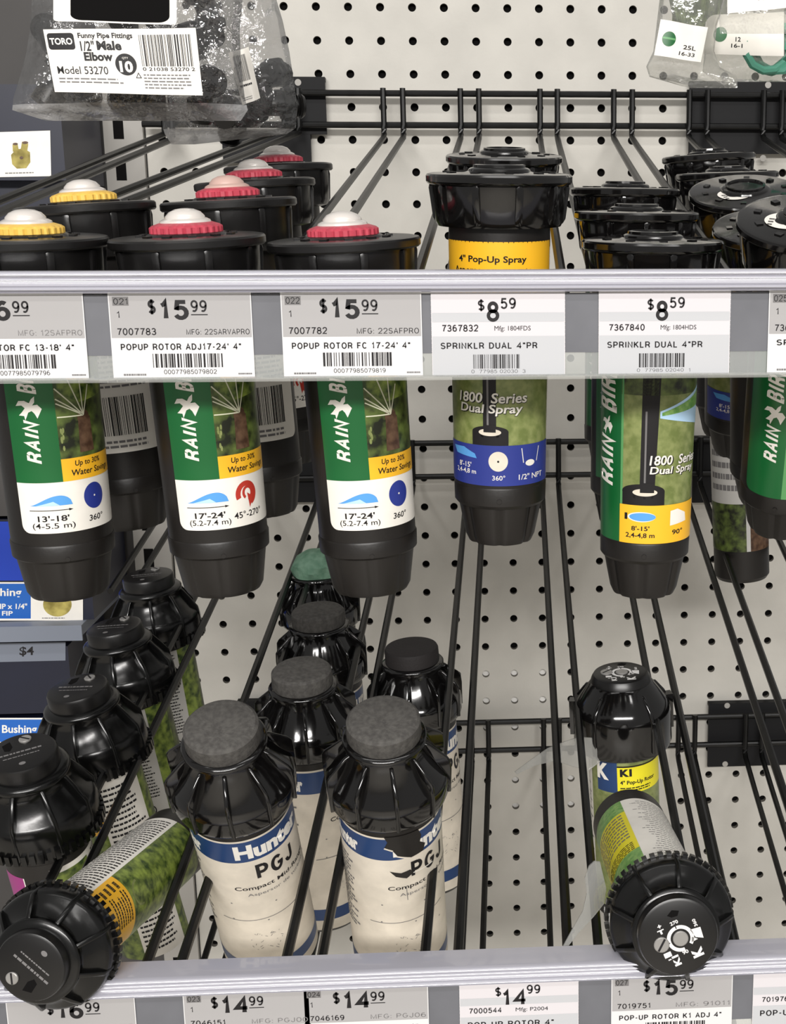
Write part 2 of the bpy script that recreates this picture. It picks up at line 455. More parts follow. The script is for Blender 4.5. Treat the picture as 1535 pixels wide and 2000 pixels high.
class Decal:
    """flat printed matter in mm (x right, y up), later wrapped on a surface"""
    def __init__(s, mats):
        s.mats, s.v, s.f, s.m = mats, [], [], []

    def idx(s, m):
        if m not in s.mats:
            s.mats.append(m)
        return s.mats.index(m)

    def raw(s, vs, fs, m, L):
        o = len(s.v)
        s.v += [(x, y, L) for x, y in vs]
        s.f += [tuple(i+o for i in f) for f in fs]
        s.m += [s.idx(m)]*len(fs)

    def poly(s, pts, m, L=1):
        s.raw(pts, [tuple(range(len(pts)))], m, L)

    def rect(s, x0, y0, x1, y1, m, L=0, rad=0, corners=(1, 1, 1, 1)):
        x0, x1 = min(x0, x1), max(x0, x1)
        y0, y1 = min(y0, y1), max(y0, y1)
        if not rad:
            return s.poly([(x0, y0), (x1, y0), (x1, y1), (x0, y1)], m, L)
        pts = []
        for (cx, cy, a0, on, px, py) in ((x0+rad, y0+rad, PI, corners[0], x0, y0), (x1-rad, y0+rad, 1.5*PI, corners[1], x1, y0), (x1-rad, y1-rad, 0, corners[2], x1, y1), (x0+rad, y1-rad, .5*PI, corners[3], x0, y1)):
            if on:
                pts += [(cx+rad*math.cos(a0+t*PI/12), cy+rad*math.sin(a0+t*PI/12)) for t in range(7)]
            else:
                pts.append((px, py))
        s.poly(pts, m, L)

    def ell(s, cx, cy, rx, ry, m, L=1, n=36, a0=0, a1=2*PI):
        pts = [(cx+rx*math.cos(a0+(a1-a0)*k/n), cy+ry*math.sin(a0+(a1-a0)*k/n)) for k in range(n if a1-a0 > 6.28 else n+1)]
        if a1-a0 < 6.28:
            pts.append((cx, cy))
        s.poly(pts, m, L)

    def ring(s, cx, cy, rx, ry, w, m, L=1, a0=0, a1=2*PI, n=40):
        vs = []
        for k in range(n+1):
            a = a0+(a1-a0)*k/n
            vs += [(cx+rx*math.cos(a), cy+ry*math.sin(a)), (cx+(rx-w)*math.cos(a), cy+(ry-w)*math.sin(a))]
        s.raw(vs, [(2*k, 2*k+1, 2*k+3, 2*k+2) for k in range(n)], m, L)

    def line(s, x0, y0, x1, y1, w, m, L=1):
        d = Vector((x1-x0, y1-y0)).normalized()*w/2
        s.poly([(x0-d.y, y0+d.x), (x0+d.y, y0-d.x), (x1+d.y, y1-d.x), (x1-d.y, y1+d.x)], m, L)

    def text(s, t, x0, y0, x1, y1, m, L=2, bold=0.0, shear=0.0, rot=0, pen=0):
        if pen and all(ch in GLYPH for ch in t):
            vs, fs = stroke_text(t, pen)
            if shear:
                vs = [(x+y*shear, y) for x, y in vs]
        else:
            vs, fs = text_mesh(t, bold, shear)
        if not vs:
            return
        if rot:
            vs = [(-y, x) for x, y in vs]
        ax, bx = min(p[0] for p in vs), max(p[0] for p in vs)
        ay, by = min(p[1] for p in vs), max(p[1] for p in vs)
        x0, x1 = min(x0, x1), max(x0, x1)
        y0, y1 = min(y0, y1), max(y0, y1)
        s.raw([(x0+(p[0]-ax)/(bx-ax)*(x1-x0), y0+(p[1]-ay)/(by-ay)*(y1-y0)) for p in vs], fs, m, L)

    def bars(s, x0, y0, x1, y1, m, L=1, seed=1, vertical=False):
        R = random.Random(seed)
        n = 30
        a, b = (min(x0, x1), max(x0, x1)) if not vertical else (min(y0, y1), max(y0, y1))
        ws = [R.choice((1, 1, 2, 3)) for _ in range(2*n)]
        t = a
        k = (b-a)/sum(ws)
        for i, w in enumerate(ws):
            if i % 2 == 0:
                if vertical:
                    s.rect(x0, t, x1, t+w*k, m, L)
                else:
                    s.rect(t, y0, t+w*k, y1, m, L)
            t += w*k

    def lines_of_print(s, x0, y0, x1, y1, n, m, L=1, seed=3, w=0.5):
        """rows of tiny unreadable print as broken strokes"""
        R = random.Random(seed)
        for i in range(n):
            y = y1+(y0-y1)*(i+.5)/n
            h = abs(y1-y0)/n*w/2
            x = x0
            end = x1-(x1-x0)*R.random()*0.25
            while x < end:
                l = (x1-x0)*R.uniform(.04, .13)
                s.rect(x, y-h, min(x+l, end), y+h, m, L)
                x += l+(x1-x0)*.02

    def mesh(s, name, fn, step=None, lift=0.07):
        bm = bmesh.new()
        vs = [bm.verts.new((x, y, L)) for x, y, L in s.v]
        for f, mi in zip(s.f, s.m):
            try:
                fc = bm.faces.new([vs[i] for i in f])
                fc.material_index = mi
            except ValueError:
                pass
        if step:
            a = min(p[0] for p in s.v)
            b = max(p[0] for p in s.v)
            k = math.floor(a/step)+1
            while k*step < b:
                bmesh.ops.bisect_plane(bm, geom=bm.verts[:]+bm.edges[:]+bm.faces[:], plane_co=(k*step, 0, 0), plane_no=(1, 0, 0), dist=1e-5)
                k += 1
        for v in bm.verts:
            v.co = Vector(fn(v.co.x, v.co.y, (v.co.z+1)*lift))*S
        me = bpy.data.meshes.new(name)
        bm.to_mesh(me)
        bm.free()
        for m in s.mats:
            me.materials.append(m)
        me.polygons.foreach_set('use_smooth', [step is not None]*len(me.polygons))
        me.update()
        return me


def cyl(r0, z0=0, r1=None, z1=-1):
    """wrap: x is arc length, y is height on the axis"""
    def fn(u, v, h):
        r = r0 if r1 is None else r0+(r1-r0)*(v-z0)/(z1-z0)
        a = u/r0
        return ((r+h)*math.sin(a), -(r+h)*math.cos(a), v)
    return fn


def rel(r, t):
    """arc length for a spot seen at share t of the half width"""
    return r*math.asin(max(-1, min(1, t)))


def flat(u, v, h):
    return (u, -h, v)


def frame(top, bot, spin=0.0):
    """matrix whose -Z runs from top to bottom and whose -Y looks to the viewer's aisle side"""
    z = (top-bot).normalized()
    c = (CAMP-top)
    c = (c-z*c.dot(z)).normalized()
    y = -c
    x = y.cross(z)
    M = Matrix(((x.x, y.x, z.x, top.x), (x.y, y.y, z.y, top.y), (x.z, y.z, z.z, top.z), (0, 0, 0, 1)))
    return M @ Matrix.Rotation(spin, 4, 'Z')


def stand(name, top, bot, spin, label, cat, group):
    T = P(*top)
    B = P(*bot)
    M = frame(T, B, spin)
    o = link(name, None)
    o.empty_display_size = 0.02
    M2 = M.copy()
    M2.translation = Vector((T.x*S, T.y*S, (T.z+ZO)*S))
    o.matrix_world = M2
    return tag(o, label, cat, group)


# ------------------------------------------------------------------ the setting: pegboard wall
PITCHM = 25.4


def hole_xz(i, j):
    return (j-9)*PITCHM, -i*PITCHM


def build_pegboard():
    mb = MB()
    J0, J1, I0, I1 = -4, 19, -2, 37
    HR, n = 3.25, 16
    h = PITCHM/2
    for i in range(I0, I1+1):
        for j in range(J0, J1+1):
            x, z = hole_xz(i, j)
            vs, fs = [], []
            for k in range(n):
                a = 2*PI*k/n+PI/n
                c, s_ = math.cos(a), math.sin(a)
                q = h/max(abs(c), abs(s_))
                vs.append((x+q*c, 0, z+q*s_))
            # square the ring's corners
            for k in range(n):
                a = 2*PI*k/n+PI/n
                c, s_ = math.cos(a), math.sin(a)
                vs.append((x+HR*c, 0, z+HR*s_))
            for k in range(n):
                a = 2*PI*k/n+PI/n
                c, s_ = math.cos(a), math.sin(a)
                vs.append((x+HR*c, 5, z+HR*s_))
            for k in range(n):
                k2 = (k+1) % n
                fs.append((k, k2, n+k2, n+k))
            mb.add(vs, fs, 0)
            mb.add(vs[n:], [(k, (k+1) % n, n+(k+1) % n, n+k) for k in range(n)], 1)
            # corner infills
            for k in range(n):
                a = 2*PI*(k+.5)/n+PI/n
                q0, q1 = vs[k], vs[(k+1) % n]
                if abs(abs(q0[0]-x)-abs(q1[0]-x)) > 1e-6 and abs(abs(q0[2]-z)-abs(q1[2]-z)) > 1e-6:
                    cx = x+math.copysign(h, math.cos(a))
                    cz = z+math.copysign(h, math.sin(a))
                    mb.add([q0, q1, (cx, 0, cz)], [(0, 1, 2)], 0)
    # a pale board leaning behind shows through some of the holes
    for i0, i1, j0, j1 in ((22, 24, 6, 8), (26, 27, 7, 9)):
        a, b = hole_xz(i1, j0), hole_xz(i0, j1)
        mb.add([(a[0]-6, 5.1, a[1]-6), (b[0]+6, 5.1, a[1]-6), (b[0]+6, 5.1, b[1]+6), (a[0]-6, 5.1, b[1]+6)], [(0, 1, 2, 3)], 3)
    xa, xb = hole_xz(0, J0)[0]-h, hole_xz(0, J1)[0]+h
    za, zb = hole_xz(I1, 0)[1]-h, hole_xz(I0, 0)[1]+h
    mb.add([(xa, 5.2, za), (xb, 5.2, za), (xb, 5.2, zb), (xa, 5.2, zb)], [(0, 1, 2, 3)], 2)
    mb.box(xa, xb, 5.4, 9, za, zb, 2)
    o = mb.obj('wall_back', [PEG, PEGIN, DARKGAP, WHITEB], loc=((xa+xb)/2, 0, za))
    tag(o, 'off white perforated pegboard panel behind the racks', 'wall', kind='structure')
    return xa, xb, za, zb


PX0, PX1, PZ0, PZ1 = build_pegboard()

FLOORM = mat('pale_vinyl_floor', rgb(206, 200, 190), 0.35, 0.5, var=0.06, vscale=3)
mb = MB()
mb.box(-3500, 3500, -6500, 600, -ZO-20, -ZO)
tag(mb.obj('floor', [FLOORM], loc=(0, -3000, -ZO)), 'pale vinyl aisle floor', 'floor', kind='structure')

# slotted upright left of the pegboard, with a plain grey end panel beyond it
mb = MB()
mb.box(PX0-32, PX0-1, -6, 9, PZ0, PZ1, 0)
for k in range(30):
    z = -30-k*32
    for dx in (-20,):
        mb.box(PX0+dx-4, PX0+dx+4, -6.4, -5.5, z-8, z+8, 1)
tag(mb.obj('trim_1', [STEEL, DARKGAP], loc=(PX0-16, 0, PZ0)), 'grey slotted steel upright beside the pegboard', 'upright', kind='structure')
mb = MB()
mb.box(PX0-260, PX0-33, 2, 9, PZ0, PZ1, 0)
tag(mb.obj('wall_left', [PANELD], loc=(PX0-140, 5, PZ0)), 'dark grey back panel of the neighbouring bay', 'wall', kind='structure')

# ------------------------------------------------------------------ wire racks
SLOPE = 0.1807
DRIFT = 0.0355
FRONT = -628.0
PAIRS = [(-334, -319), (-273, -258), (-212, -197), (-151, -135.5), (-89.7, -75), (-26, -12), (33.5, 48.5), (95, 110), (156, 171), (217, 232)]


def wire_z(top_z, Y):
    return top_z-SLOPE*(-15-Y)


def build_rack(zbar, zlow, zbend, plates, label, front=FRONT, x0=-215, x1=262, first=0, fan=()):
    r = empty('wire_rack', (-20, -15, zbar), label, 'wire rack', 'black wire hook racks on the pegboard')
    base = Vector((-20, -15, zbar))
    for z in (zbar, zlow):
        mb = MB()
        mb.tube([Vector((x0, -15, z))-base, Vector((x1, -15, z))-base], 2.5, 10)
        mb.obj('crossbar', WIRE, r)
    for (u0, v0, u1, v1) in fan:
        # hooks that splay out to the left in the same sloping plane
        a = P(u0, v0, -20)
        d = P(u1, v1, -20)-CAMP
        nn = Vector((0, -SLOPE, 1))
        q = CAMP+d*((zbend+15*SLOPE-CAMP.dot(nn))/d.dot(nn))
        mb = MB()
        mb.tube([Vector((a.x, -20, zbar+3))-base, Vector((a.x, -20, a.z+5))-base, Vector((a.x, -22, a.z))-base, q-base], 2.35, 8)
        mb.obj('hook_wire', WIRE, r)
    for a, b in PAIRS[first:]:
        for X in (a, b):
            pts = [(X, -15-5, zbar+3.5), (X, -20, zlow), (X, -20, zbend+5), (X-.05, -21, zbend+1), (X-.2, -25, zbend-1.5)]
            for t in (60, 200, 340, 480):
                pts.append((X-DRIFT*t, -15-t, wire_z(zbend, -15-t)))
            if X < -300:
                pts = pts[:-2]+[(X-DRIFT*205, -220, wire_z(zbend, -220))]
            else:
                pts.append((X-DRIFT*(-15-front), front, wire_z(zbend, front)))
            mb = MB()
            mb.tube([Vector(p)-base for p in pts], 2.35, 8)
            mb.obj('hook_wire', WIRE, r)
    for (xa, xb, za, zb, holes) in plates:
        mb = MB()
        mb.box(xa-base.x, xb-base.x, -9-base.y, -6-base.y, za-base.z, zb-base.z, 0)
        mb.box(xa-base.x, xb-base.x, -6-base.y, -0.6-base.y, zb-3-base.z, zb-base.z, 0)
        mb.box(xa+3-base.x, xa+9-base.x, -6-base.y, -0.6-base.y, za+4-base.z, zb-4-base.z, 0)
        mb.box(xb-9-base.x, xb-3-base.x, -6-base.y, -0.6-base.y, za+4-base.z, zb-4-base.z, 0)
        for hx, hz in holes:
            mb.lathe([(2.6, 0), (2.6, .4)], 14, 1, Matrix.Translation((hx-base.x, -9-base.y, hz-base.z)) @ Matrix.Rotation(PI/2, 4, 'X'))
        mb.obj('bracket_plate', [PLATE, STEEL], r)
    return r


def plate_px(u0, v0, u1, v1, holes=()):
    a, b = P(u0, v1, -9), P(u1, v0, -9)
    hs = []
    for hu, hv in holes:
        q = P(hu, hv, -9)
        hs.append((q.x, q.z))
    return (a.x, b.x, a.z, b.z, hs)


Z1, Z2, Z3 = -100.0, -385.0, -634.0
build_rack(-67.0, -91.3, Z1, [plate_px(556, 150, 634, 262, [(582, 161)]), plate_px(436, 262, 606, 318, [(470, 306)]), plate_px(1345, 160, 1640, 300, [(1500, 166), (1490, 309)])],
           'topmost black wire hook rack on the pegboard, carrying the yellow ringed rotors',
           x0=-342, first=3, fan=((322, 262, -60, 416), (338, 272, -60, 440), (556, 252, 180, 397), (585, 260, 200, 412)))
build_rack(-348.7, -377.3, Z2, [plate_px(528, 850, 612, 982), plate_px(1352, 850, 1640, 982)],
           'middle black wire hook rack, its hooks running down to the lower rail', x0=-342)
build_rack(-599.0, -625.5, Z3, [plate_px(470, 1368, 560, 1500), plate_px(1382, 1368, 1660, 1498, [(1420, 1378), (1416, 1492)])],
           'lowest black wire hook rack on the pegboard, carrying no goods in view', x0=-300, first=1)


# ------------------------------------------------------------------ price rails
def build_rail(ztop, label):
    r = empty('price_rail', (-80, -636, ztop), label, 'price rail', 'clear price rails')
    xa, xb = -330, 170
    # ribbed clear extrusion along the top
    mb = MB()
    prof = [(14, 0.5), (0, 0.6), (-2.0, .3), (-2.9, -.3), (-3.0, -1.0), (-2.2, -1.5), (-1.6, -1.9), (-2.3, -2.4), (-2.4, -2.9), (-1.7, -3.3), (-1.9, -4.4), (-2.6, -5.0), (-2.2, -5.4), (-3.2, -5.8), (-3.5, -6.4), (-2.8, -6.9), (-2.0, -7.1), (-2.7, -7.5), (-1.4, -8.0), (14, -8.2)]
    n = len(prof)
    vs = [(xa, y, z) for y, z in prof]+[(xb, y, z) for y, z in prof]
    mb.add(vs, [(k, k+1, n+k+1, n+k) for k in range(n-1)]+[tuple(range(n)), tuple(range(2*n-1, n-1, -1)), (n-1, 0, n, 2*n-1)])
    mb.obj('top_lip', RAILM, r, sharp=50)
    mb = MB()
    mb.box(xa, xb, 1.2, 2.6, -31.5, -8.4)
    mb.obj('backing_strip', SLATE, r)
    mb = MB()
    mb.box(xa, xb, 1.3, 2.0, -41, -31.5)
    mb.obj('clear_back', RAILC, r)
    mb = MB()
    prof = [(2.6, -40.6), (-1.0, -40.4), (-1.7, -39.7), (-2.1, -39.7), (-2.2, -40.8), (-1.6, -41.7), (2.6, -41.9)]
    n = len(prof)
    vs = [(xa, y, z) for y, z in prof]+[(xb, y, z) for y, z in prof]
    mb.add(vs, [(k, k+1, n+k+1, n+k) for k in range(n-1)])
    mb.obj('bottom_lip', RAILC, r, sharp=50)
    return r


RZ1 = P(770, 530, -636).z
RZ2 = P(770, 1893, -636).z
build_rail(RZ1, 'clear ribbed price rail across the upper rack, holding the 8.59 tags')
build_rail(RZ2, 'clear ribbed price rail along the bottom of the photo, holding the 14.99 tags')


def price_tag(u_left, width_px, rz, style, d, label, drop=0.0, vref=600):
    """one printed shelf tag; layout grid 274 x 165 units"""
    X0 = P(u_left, vref, -636).x
    k = 54.0/274
    w = 274*k if width_px is None else width_px*k
    D = Decal([TAGW])
    H = 165*k

    def box(x0, y0, x1, y1):
        return (x0*k, -y1*k, x1*k, -y0*k)
    W_ = w/k
    if style == 'grey':
        D.rect(*box(0, 0, W_, 165), TAGW, 0)
        D.rect(*box(2, 3, W_-2, 85), TAGG, 1)
        if d.get('code'):
            D.rect(*box(8, 6, 39, 23), INKG, 2)
            D.text(d['code'], *box(10, 8, 37, 21), INK, 3, pen=1.2)
            D.text('1', *box(15, 33, 20, 46), INK, 2, pen=1.1)
        x = d.get('px', 75)
        dw = sum(23 if q == '1' else 31 for q in d['d'])
        D.text('$', *box(x, 11, x+15, 40), INK, 2, pen=2.2)
        D.text(d['d'], *box(x+24, 8, x+24+dw, 51), INK, 2, pen=2.4)
        cx = x+28+dw
        D.text(d['c'], *box(cx, 13, cx+31, 36), INK, 2, pen=1.8)
        D.rect(*box(cx, 40, cx+32, 42), INK, 2)
        D.text(d['sku'], *box(14, 66, 88, 80), INK, 2, pen=1.7)
        D.text(d['mfg'], *box(W_-128, 68, W_-6, 80), INK if d.get('dark') else INKG, 2, pen=1.2)
        D.text(d['name'], *box(18, 95, min(250, W_-14), 109), INK, 2, pen=1.9)
        D.bars(*box(78, 116, 214, 143), INK, 2, seed=len(d['sku'])+int(d['sku'][-1]))
        D.text(d['upc'], *box(98, 147, 200, 156), INK, 2, pen=1.1)
        D.lines_of_print(*box(20, 153, 66, 160), 1, INKG, 2)
        D.lines_of_print(*box(W_-32, 153, W_-4, 159), 1, INKG, 2)
    else:
        # perforated edges
        pts = []
        nz = 40
        for i in range(nz):
            pts.append((w*i/nz, -H+(0.35 if i % 2 else 0)))
        for i in range(nz):
            pts.append((w-(0.35 if i % 2 else 0), -H+H*i/nz))
        for i in range(nz):
            pts.append((w-w*i/nz, -(0.35 if i % 2 else 0)))
        for i in range(nz):
            pts.append((0.35 if i % 2 else 0, -H*i/nz))
        D.poly(pts, TAGV, 0)
        D.rect(*box(2, 86, W_-2, 164), TAGL, 1)
        D.rect(*box(2, 40, W_-2, 58), TAGL, 1)
        x = d.get('px', 93)
        D.text('$', *box(x, 14, x+13, 37), INK, 2, pen=1.8)
        D.text(d['d'], *box(x+17, 18, x+17+25*len(d['d']), 58), INK, 2, pen=2.1)
        cx = x+20+25*len(d['d'])
        D.text(d['c'], *box(cx, 11, cx+30, 33), INK, 2, pen=1.8)
        D.text(d['sku'], *box(22, 63, 93, 77), INK, 2, pen=1.8)
        D.text(d['mfg'], *box(125, 66, 197, 78), INK, 2)
        D.text(d['name'], *box(18, 97, 210, 112), INK, 2, pen=1.9)
        D.bars(*box(82, 122, 175, 150), INK, 2, seed=int(d['sku'][-2:]))
        D.text(d['upc'], *box(78, 152, 186, 159), INK, 2, pen=.8)
    me = D.mesh('price_tag', lambda u, v, h: (u, -h*.8, v))
    o = link('price_tag', me)
    # card thickness
    m2 = MB()
    m2.box(0.1, w-.1, 0.02, 0.35, -H+.1, -.1)
    bmx = bmesh.new()
    bmx.from_mesh(me)
    bmx.from_mesh(m2.mesh('card', [TAGW]))
    bmx.to_mesh(me)
    bmx.free()
    o.location = (X0*S, (-636+0.6)*S, (rz-8.0-drop+ZO)*S)
    tag(o, label, 'price tag', 'price tags in the rails')
    return o


price_tag(-122, None, RZ1, 'grey', dict(d='16', c='99', sku='7007789', mfg='MFG: 12SAFPRO', name="POPUP ROTOR FC 13-18' 4\"", upc='00077985079796', px=57),
          'shelf tag reading 6.99, cut by the left edge in the upper rail')
price_tag(211, None, RZ1, 'grey', dict(code='021', d='15', c='99', sku='7007783', mfg='MFG: 22SARVAPRO', name="POPUP ROTOR ADJ17-24' 4\"", upc='00077985079802', dark=1),
          'shelf tag reading 15.99 with item number 7007783')
price_tag(548, None, RZ1, 'grey', dict(code='022', d='15', c='99', sku='7007782', mfg='MFG: 22SAFPRO', name="POPUP ROTOR FC 17-24' 4\"", upc='00077985079819', dark=1),
          'shelf tag reading 15.99 with item number 7007782')
price_tag(841, 266, RZ1, 'light', dict(d='8', c='59', sku='7367832', mfg='Mfg: 1804FDS', name='SPRINKLR DUAL 4"PR', upc='0  77985 02030  3'),
          'pale perforated shelf tag reading 8.59 with item number 7367832')
price_tag(1169, 266, RZ1, 'light', dict(d='8', c='59', sku='7367840', mfg='Mfg: 1804HDS', name='SPRINKLR DUAL 4"PR', upc='0  77985 02040  1', px=98),
          'pale perforated shelf tag reading 8.59 with item number 7367840')
price_tag(1502, None, RZ1, 'grey', dict(code='025', d='8', c='59', sku='7367857', mfg='MFG: 1804QDS', name='SPRINKLR DUAL 4"PR', upc='00077985020436'),
          'shelf tag cut by the right edge of the photo in the upper rail')
price_tag(10, None, RZ2, 'grey', dict(d='16', c='99', sku='7007781', mfg='MFG: ROTOR', name='POP-UP ROTOR ADJ', upc='00077985079700', px=85),
          'shelf tag reading 16.99 below the rotor lying at lower left', vref=1960)
price_tag(357, None, RZ2, 'grey', dict(code='023', d='14', c='99', sku='7046151', mfg='MFG: PGJ00', name='POP-UP ROTOR PGJ 4"', upc='00077985079711', px=60),
          'shelf tag reading 14.99 below the front cream labelled rotor', vref=1960)
price_tag(592, None, RZ2, 'grey', dict(code='024', d='14', c='99', sku='7046169', mfg='MFG: PGJ06', name='POP-UP ROTOR PGJ 4"', upc='00077985079725', px=65),
          'shelf tag reading 14.99 below the rotor with the torn label', vref=1960)
price_tag(897, 266, RZ2, 'light', dict(d='14', c='99', sku='7000544', mfg='Mfg: P2004', name='POP-UP ROTOR 4"', upc='0  77985 01122  4', px=80),
          'pale shelf tag reading 14.99 with item number 7000544', vref=1960)
price_tag(1194, None, RZ2, 'grey', dict(code='027', d='15', c='99', sku='7019751', mfg='MFG: 91011', name='POP-UP ROTOR K1 ADJ 4"', upc='00077985079760', px=72),
          'shelf tag reading 15.99 with item number 7019751 below the rotor lying at lower right', vref=1960)
price_tag(1470, None, RZ2, 'light', dict(d='9', c='99', sku='7019768', mfg='Mfg: 91012', name='POP-UP ROTOR 6"', upc='0  77985 01133  4', px=150),
          'blank looking shelf tag end at the right edge of the lower rail', vref=1960)

# ------------------------------------------------------------------ sprinkler meshes (each built once, shared by the copies)
MESH = {}


def shared(key, fn):
    if key not in MESH:
        MESH[key] = fn()
    return MESH[key]


def part(name, key, fn, parent, label=None):
    o = link(name, shared(key, fn), parent)
    if label:
        o['label'] = label
    return o


def rib(mb, pr, t, M):
    """a fin with a rounded outer edge; pr is its outline in radius and height"""
    n = len(pr)
    cy = sum(p[0] for p in pr)/n
    cz = sum(p[1] for p in pr)/n
    vs = []
    for x, k in ((-t, .7), (-t*.6, .2), (0, 0), (t*.6, .2), (t, .7)):
        for p in pr:
            d = Vector((cy-p[0], cz-p[1])).normalized()*k
            vs.append((x, p[0]+d.x, p[1]+d.y))
    fs = [tuple(range(n)), tuple(range(5*n-1, 4*n-1, -1))]
    for q in range(4):
        fs += [(q*n+i, q*n+(i+1) % n, (q+1)*n+(i+1) % n, (q+1)*n+i) for i in range(n)]
    mb.add(vs, fs, 0, M)


# ---- low rotor with round cap, coloured nozzle ring and dome
def rotor_cap():
    mb = MB()
    mb.lathe([(15, 1.4), (16, 1.0), (17, .2), (29.5, 0), (31.4, -.4), (32, -1.2), (32, -3.6), (31.2, -4.4), (29.2, -4.6), (28.4, -21), (27, -24), (22.5, -25)], 72)
    for k in range(9):
        a = 2*PI*k/9+.25
        M = Matrix.Rotation(a, 4, 'Z')
        rib(mb, [(-26, -4.4), (-30.2, -4.4), (-30.6, -6), (-29.4, -21), (-28, -23.5), (-25, -23)], 1.5, M)
    for k in range(12):
        a = 2*PI*k/12+.1
        M = Matrix.Rotation(a, 4, 'Z')
        mb.box(-1.7, 1.7, -20.5, -18, 0, 0.9, 0, M)
    return mb.mesh('cap', [BLKC])


def nozzle_ring(m):
    def f():
        mb = MB()
        mb.lathe([(14.2, .5), (14.6, .9), (14.6, 3.6), (13.8, 4.4), (10, 5.6)], 108, mod=lambda a, r, z: 1+(.022*math.copysign(1, math.sin(27*a)) if r > 14 else 0))
        return mb.mesh('nozzle_ring', [m], sharp=25)
    return f


def rotor_dome(m):
    def f():
        mb = MB()
        mb.lathe([(10.6, 5.3), (10.2, 6.2), (8.7, 7.0), (8.2, 7.1), (8.0, 7.9), (6.4, 9.6), (3.8, 10.7), (1.3, 11)], 48)
        return mb.mesh('dome', [m], sharp=30)
    return f


def rotor_body():
    mb = MB()
    mb.lathe([(22, -24.5), (22, -55), (21.3, -121), (21.3, -127.5)], 64)
    return mb.mesh('body', [BLKM])


def rotor_base():
    mb = MB()
    mb.lathe([(21.4, -127), (21.8, -127.8), (21.5, -134), (20.4, -135)], 64)
    mb.lathe([(20.1, -134.5), (17.4, -151), (16, -153.4), (12, -153.6)], 96, mod=lambda a, r, z: 1-.035*max(0, math.cos(8*a))**6)
    mb.lathe([(1.0, 0), (1.0, 1.2)], 12, 0, Matrix.Translation((1, -20.8, -133)) @ Matrix.Rotation(PI/2, 4, 'X'))
    return mb.mesh('base', [BLKM])


R_A = 21.9


def bird(D, cx, cy, s, m, L):
    pts = [(.55, 1.0), (.5, .45), (.3, .2), (.72, .25), (1.05, -.15), (.62, -1.0), (.42, -.55), (.2, -.3), (-.1, -.45), (-.42, -1.15), (-.48, -.75), (-.95, -.7), (-.68, -.45), (-.35, -.05), (-.62, .2), (-1.15, .15), (-.85, .6), (-.35, .62), (.05, .4), (.25, .75)]
    D.poly([(cx+x*s, cy+y*s*1.05) for x, y in pts], m, L)


def rotor_label(dist, dist_m, arc, red):
    def f():
        r = R_A
        X = lambda t: rel(r, t)
        D = Decal([GREEN])
        xl, xb, xr = X(-.72), X(.13), X(1.0)
        D.rect(xl, -50, xb, -108.5, GREEN, 0)
        D.rect(xb, -50, xr, -98, GRASSD, 0)
        # spray photo: light upper grass, sprinkler stem, fan of water
        D.poly([(xb, -50), (xr, -50), (xr, -70), (X(.55), -73), (xb, -66)], GRASS, 1)
        D.ell(X(.62), -80, 3.0, 3.6, SOIL, 2)
        D.poly([(X(.52), -80), (X(.74), -80), (X(.76), -96), (X(.5), -96)], SOIL, 1)
        for a, l in ((2.35, 19), (2.6, 17), (2.8, 20), (3.12, 17), (1.9, 18), (1.6, 18), (1.3, 14)):
            D.line(X(.62), -79, max(xb+.3, X(.62)+l*math.cos(a)), min(-50.5, -79+l*math.sin(a)), .55, SPRAY, 3)
        for k in range(7):
            D.ell(xb+1.2+1.5*random.random(), -84-11*random.random(), .5, 1.3, LAWN, 2, 8)
        D.rect(xb, -98, xr, -108.5, LYEL, 1)
        D.text('Up to 30%', X(.38), -99.3, X(.84), -102.6, INK, 2, .015, .12)
        D.text('Water Savings', X(.30), -103.4, X(.96), -107.2, INK, 2, .015, .12)
        D.rect(xl, -108.5, xr, -132.5, WHITE, 0, 4.0, (1, 1, 0, 0))
        D.text('RAIN', X(-.50), -99.5, X(-.17), -79, WHITE, 2, .05, .28, rot=1, pen=2.3)
        bird(D, X(-.33), -73.5, 4.8, WHITE, 2)
        D.text('BIRD', X(-.50), -67.5, X(-.17), -51, WHITE, 2, .05, .28, rot=1, pen=2.3)
        # reach icon
        pts = [(X(-.55)+(X(.26)-X(-.55))*t, -119.4+4.7*(math.sin(PI/2*min(1, t/.72))**1.5 if t < .72 else math.sqrt(max(0, 1-((t-.72)/.28)**2)))) for t in [k/28 for k in range(29)]]
        D.poly(pts, SKYB, 1)
        D.poly([(X(-.44), -119.4), (X(-.1), -117.4), (X(.02), -119.4)], PALEB, 2)
        D.line(X(-.55), -121.6, X(.2), -121.6, .35, INK, 1)
        D.poly([(X(.18), -121), (X(.26), -121.6), (X(.18), -122.2)], INK, 1)
        D.text(dist, X(-.42), -124, X(.17), -126.9, INK, 1, .02)
        D.text(dist_m, X(-.53), -127.6, X(.27), -131, INK, 1, .005)
        if red:
            cx = X(.62)
            D.ring(cx, -117.5, 5.6, 6.2, 2.4, REDI, 1, -PI*.35, PI*1.12)
            D.ring(cx+.6, -117, 2.9, 3.4, 1.3, REDI, 1, -PI*.5, PI*1.3)
            D.poly([(cx+.2, -117), (cx+3.4, -119.5), (cx+1.2, -124.4)], REDI, 2)
            D.text(arc, X(.34), -125.4, X(.86), -128.6, INK, 1, .012)
        else:
            D.ell(X(.68), -117.2, 5.4, 6.2, BLUE, 1)
            D.ell(X(.68), -117.2, .45, .45, WHITE, 2, 10)
            D.text(arc, X(.54), -126, X(.8), -129, INK, 1, .015, .1)
        f0 = cyl(22.02, -55, 21.32, -121)
        return D.mesh('label', lambda u, v, h: f0(u, v*.915, h), 1.2)
    return f


